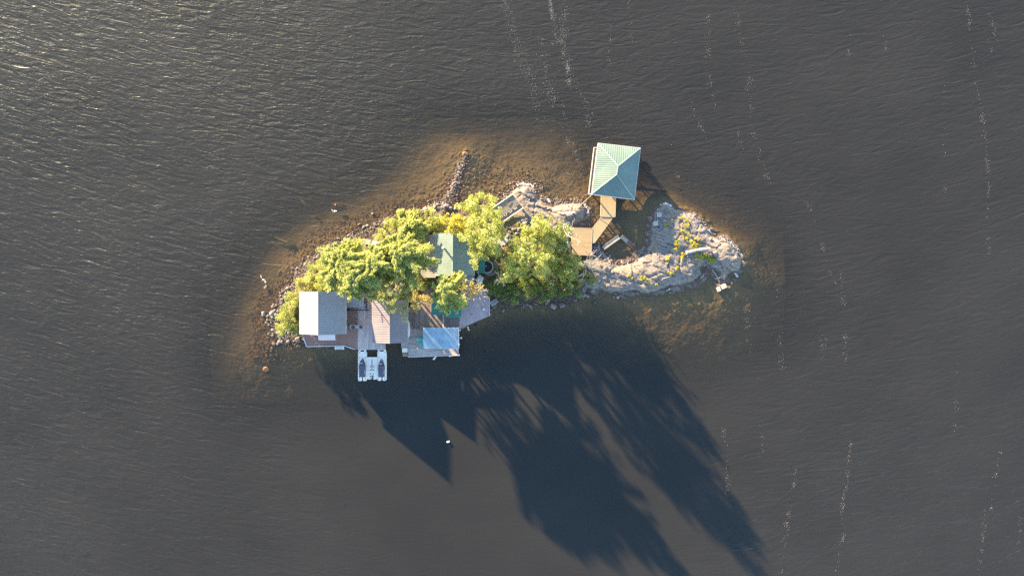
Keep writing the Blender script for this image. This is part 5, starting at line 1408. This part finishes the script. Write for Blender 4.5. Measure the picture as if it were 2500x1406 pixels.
# driftwood
for i, (a, c, r_, lb_) in enumerate((((1741, 643+15), (1760, 690), .05, 'thin dark driftwood pole south of the nose'), ((1748, 681), (1764, 677), .07, 'pale driftwood stick near the broken footing'), ((1713, 680), (1722, 668), .06, 'pale driftwood stick in the water below the outcrop'),
                                    ((1407, 505), (1412, 530), .07, 'forked pale driftwood propped beside the bench'), ((1616, 681), (1635, 676), .05, 'twig lying across the tan rock'), ((1533, 641), (1540, 665), .04, 'thin iron rod lying on the inlet rock'),
                                    ((1233, 612), (1252, 590), .09, 'weathered pole lying among the shaded rocks'), ((1290, 745), (1300, 757), .05, 'bleached branch off the south bank'))):
    p, q_ = W(*a, .8), W(*c, .8); zp, zq = max(gz(p.x, p.y), -.05)+.12, max(gz(q_.x, q_.y), -.05)+.12
    b = MB(); m = (p+q_)/2; b.tube([(p.x, p.y, zp), (m.x+.1, m.y+.05, (zp+zq)/2+.08), (q_.x, q_.y, zq)], [r_, r_*.9, r_*.5], 6); 
    if i in (1, 3): b.tube([(m.x, m.y, (zp+zq)/2), (m.x+.5, m.y+.35, (zp+zq)/2+.15)], [r_*.8, r_*.3], 5)
    tag(b.build('driftwood', M_dead), lb_, 'driftwood')
# pool on the rock
c = W(1518, 688, .9); z = gz(c.x, c.y); 
# steps/rocks slabs in the hollow by the house
for i, (px, py, w_, h_, an_) in enumerate(((1215, 598, 1.7, 1.1, .5), (1232, 590, 1.2, .9, .9), (1222, 610, 1.0, .7, .4))):
    p = W(px, py, 1.5); g = gz(p.x, p.y); b = MB(); b.rbox(p, w_, h_, g-.1, g+.35, an_)
    tag(b.build('stone_slab', M_conc, bevel=.05), ['large flat grey slab in the shaded hollow by the annex', 'smaller grey slab nearer the timber landing', 'broken grey slab edge beside the bare pole'][i], 'slab')

# ------------------------------------------------------------------ foam
FO = [([(1232, 0), (1245, 60), (1262, 110), (1280, 160), (1300, 200), (1312, 245)], 9, 700), ([(1342, -5), (1345, 15), (1350, 50)], 3, 330), ([(1350, 30), (1352, 60), (1356, 110)], 5, 180),
      ([(1385, 10), (1376, 60), (1372, 110), (1385, 145), (1392, 212)], 7, 650), ([(1384, 150), (1391, 212)], 3, 200), ([(1322, 90), (1328, 150), (1340, 190), (1352, 250), (1330, 200)], 9, 420),
      ([(1410, 210), (1425, 240), (1437, 270), (1436, 312)], 6, 190), ([(1375, 250), (1373, 300), (1388, 340), (1408, 380), (1415, 425)], 6, 300), ([(1300, 210), (1310, 250), (1330, 300)], 10, 130),
      ([(1534, 0), (1540, 60), (1543, 95), (1560, 150)], 2.5, 60), ([(1490, 60), (1487, 150), (1486, 225)], 3, 70), ([(1725, 0), (1731, 60), (1727, 160), (1738, 220), (1750, 290)], 5, 230), ([(1680, 245), (1705, 290), (1720, 340)], 5, 90),
      ([(1795, 20), (1812, 110), (1830, 190), (1836, 310), (1852, 370), (1866, 410), (1880, 455)], 6, 320), ([(1795, 265), (1803, 330), (1812, 400)], 3, 70),
      ([(2358, 0), (2368, 60), (2375, 120), (2380, 200), (2395, 260), (2405, 330), (2412, 420), (2411, 520)], 4, 480), ([(2411, 520), (2413, 600), (2415, 700)], 4, 60), ([(2408, 20), (2425, 60), (2432, 105)], 4, 110), ([(2412, 100), (2422, 130)], 3, 30),
      ([(2072, 70), (2070, 160)], 3, 40), ([(1955, 460), (1972, 500), (1990, 545), (2008, 600), (2022, 640), (2040, 700)], 3, 130), ([(2052, 660), (2058, 720), (2062, 790), (2064, 900)], 4, 180), ([(1945, 1130), (1932, 1210), (1918, 1290), (1908, 1400)], 4, 230),
      ([(2078, 1080), (2065, 1180), (2055, 1240), (2062, 1300), (2048, 1340), (2046, 1406)], 4, 380), ([(2442, 1100), (2430, 1160), (2420, 1240)], 3, 110), ([(2405, 1240), (2398, 1330), (2390, 1406)], 3, 130), ([(1765, 1040), (1774, 1130), (1776, 1240)], 4, 140),
      ([(1858, 1030), (1866, 1130)], 4, 40), ([(1895, 700), (1905, 800), (1908, 900)], 6, 110), ([(2305, 200), (2306, 330), (2310, 420), (2306, 500)], 3, 70), ([(1640, 330), (1655, 440)], 4, 40), ([(2005, 800), (2015, 900), (2010, 1000)], 5, 60),
      ([(2150, 60), (2180, 200)], 4, 30), ([(1820, 740), (1830, 860)], 6, 110), ([(2335, 880), (2335, 960), (2330, 1060)], 4, 60), ([(2490, 1260), (2488, 1330)], 3, 50), ([(1390, 420), (1420, 480), (1440, 540)], 12, 90), ([(1150, 380), (1300, 420), (1400, 440)], 22, 80)]
SURF = [([(1752, 576), (1775, 590), (1798, 604), (1812, 628)], 1.6, 420), ([(1698, 543), (1712, 552), (1722, 562), (1732, 566)], 2.4, 330), ([(1612, 500), (1625, 497), (1640, 504)], 1.5, 110), ([(1262, 452), (1275, 449), (1292, 452), (1302, 458)], 2.0, 230), ([(1606, 512), (1598, 528)], 1.2, 50),
        ([(1428, 500), (1436, 515), (1432, 532)], 1.8, 80), ([(812, 515), (820, 516)], 1.2, 24), ([(1335, 484), (1342, 492)], 1.5, 30), ([(1700, 667), (1650, 700), (1600, 720)], 1.2, 60), ([(1795, 668), (1802, 676)], 1.5, 24), ([(634, 672), (642, 680), (648, 690)], 1.5, 14)]
def foam(name, label, lines, smin, smax, seed, z, frac=1.0):
    rng = np.random.default_rng(seed); VV = []; FF = []; o_ = 0
    for line, wd_, n in lines:
        n = int(n*frac)
        L = np.array([math.hypot(line[k+1][0]-line[k][0], line[k+1][1]-line[k][1]) for k in range(len(line)-1)]); cp = np.cumsum(L)/L.sum()
        # clumped along the line
        cen = rng.uniform(0, 1, max(3, n//14))
        for _ in range(n):
            t = (cen[rng.integers(len(cen))]+rng.normal(0, .015)) if rng.uniform() < .7 else rng.uniform(); t = min(max(t, 0), .9999)
            k = int(np.searchsorted(cp, t)); t0 = cp[k-1] if k else 0; u = (t-t0)/(cp[k]-t0); a, b_ = line[k], line[k+1]
            p = W(a[0]+(b_[0]-a[0])*u+rng.normal(0, wd_*.85), a[1]+(b_[1]-a[1])*u+rng.normal(0, wd_*.85)); s = rng.uniform(smin, smax)*rng.uniform(.5, 1.2)
            m = 5; an_ = rng.uniform(0, 6.28)
            ring = [(p.x+s*rng.uniform(.6, 1.2)*math.cos(an_+2*math.pi*j/m), p.y+s*rng.uniform(.5, 1)*math.sin(an_+2*math.pi*j/m), z) for j in range(m)]
            VV += ring+[(p.x, p.y, z+s*.5)]; FF += [(o_+j, o_+(j+1) % m, o_+m) for j in range(m)]; o_ += m+1
    me = bpy.data.meshes.new(name); me.from_pydata(VV, [], FF); me.update(); me.materials.append(M_foam)
    o = bpy.data.objects.new(name, me); COL.objects.link(o); tag(o, label, 'foam', kind='stuff'); return o
M_foam = painted('foam', (.26, .26, .26), .7, .1, 3)
foam('foam', 'white foam flecks drifting in wind streaks over the lake', FO, .015, .05, 3, .03, .6)
M_foam = painted('surf_white', (.55, .55, .54), .7, .1, 3)
foam('surf_foam', 'white wash breaking along the rocks', SURF, .05, .14, 4, .04)
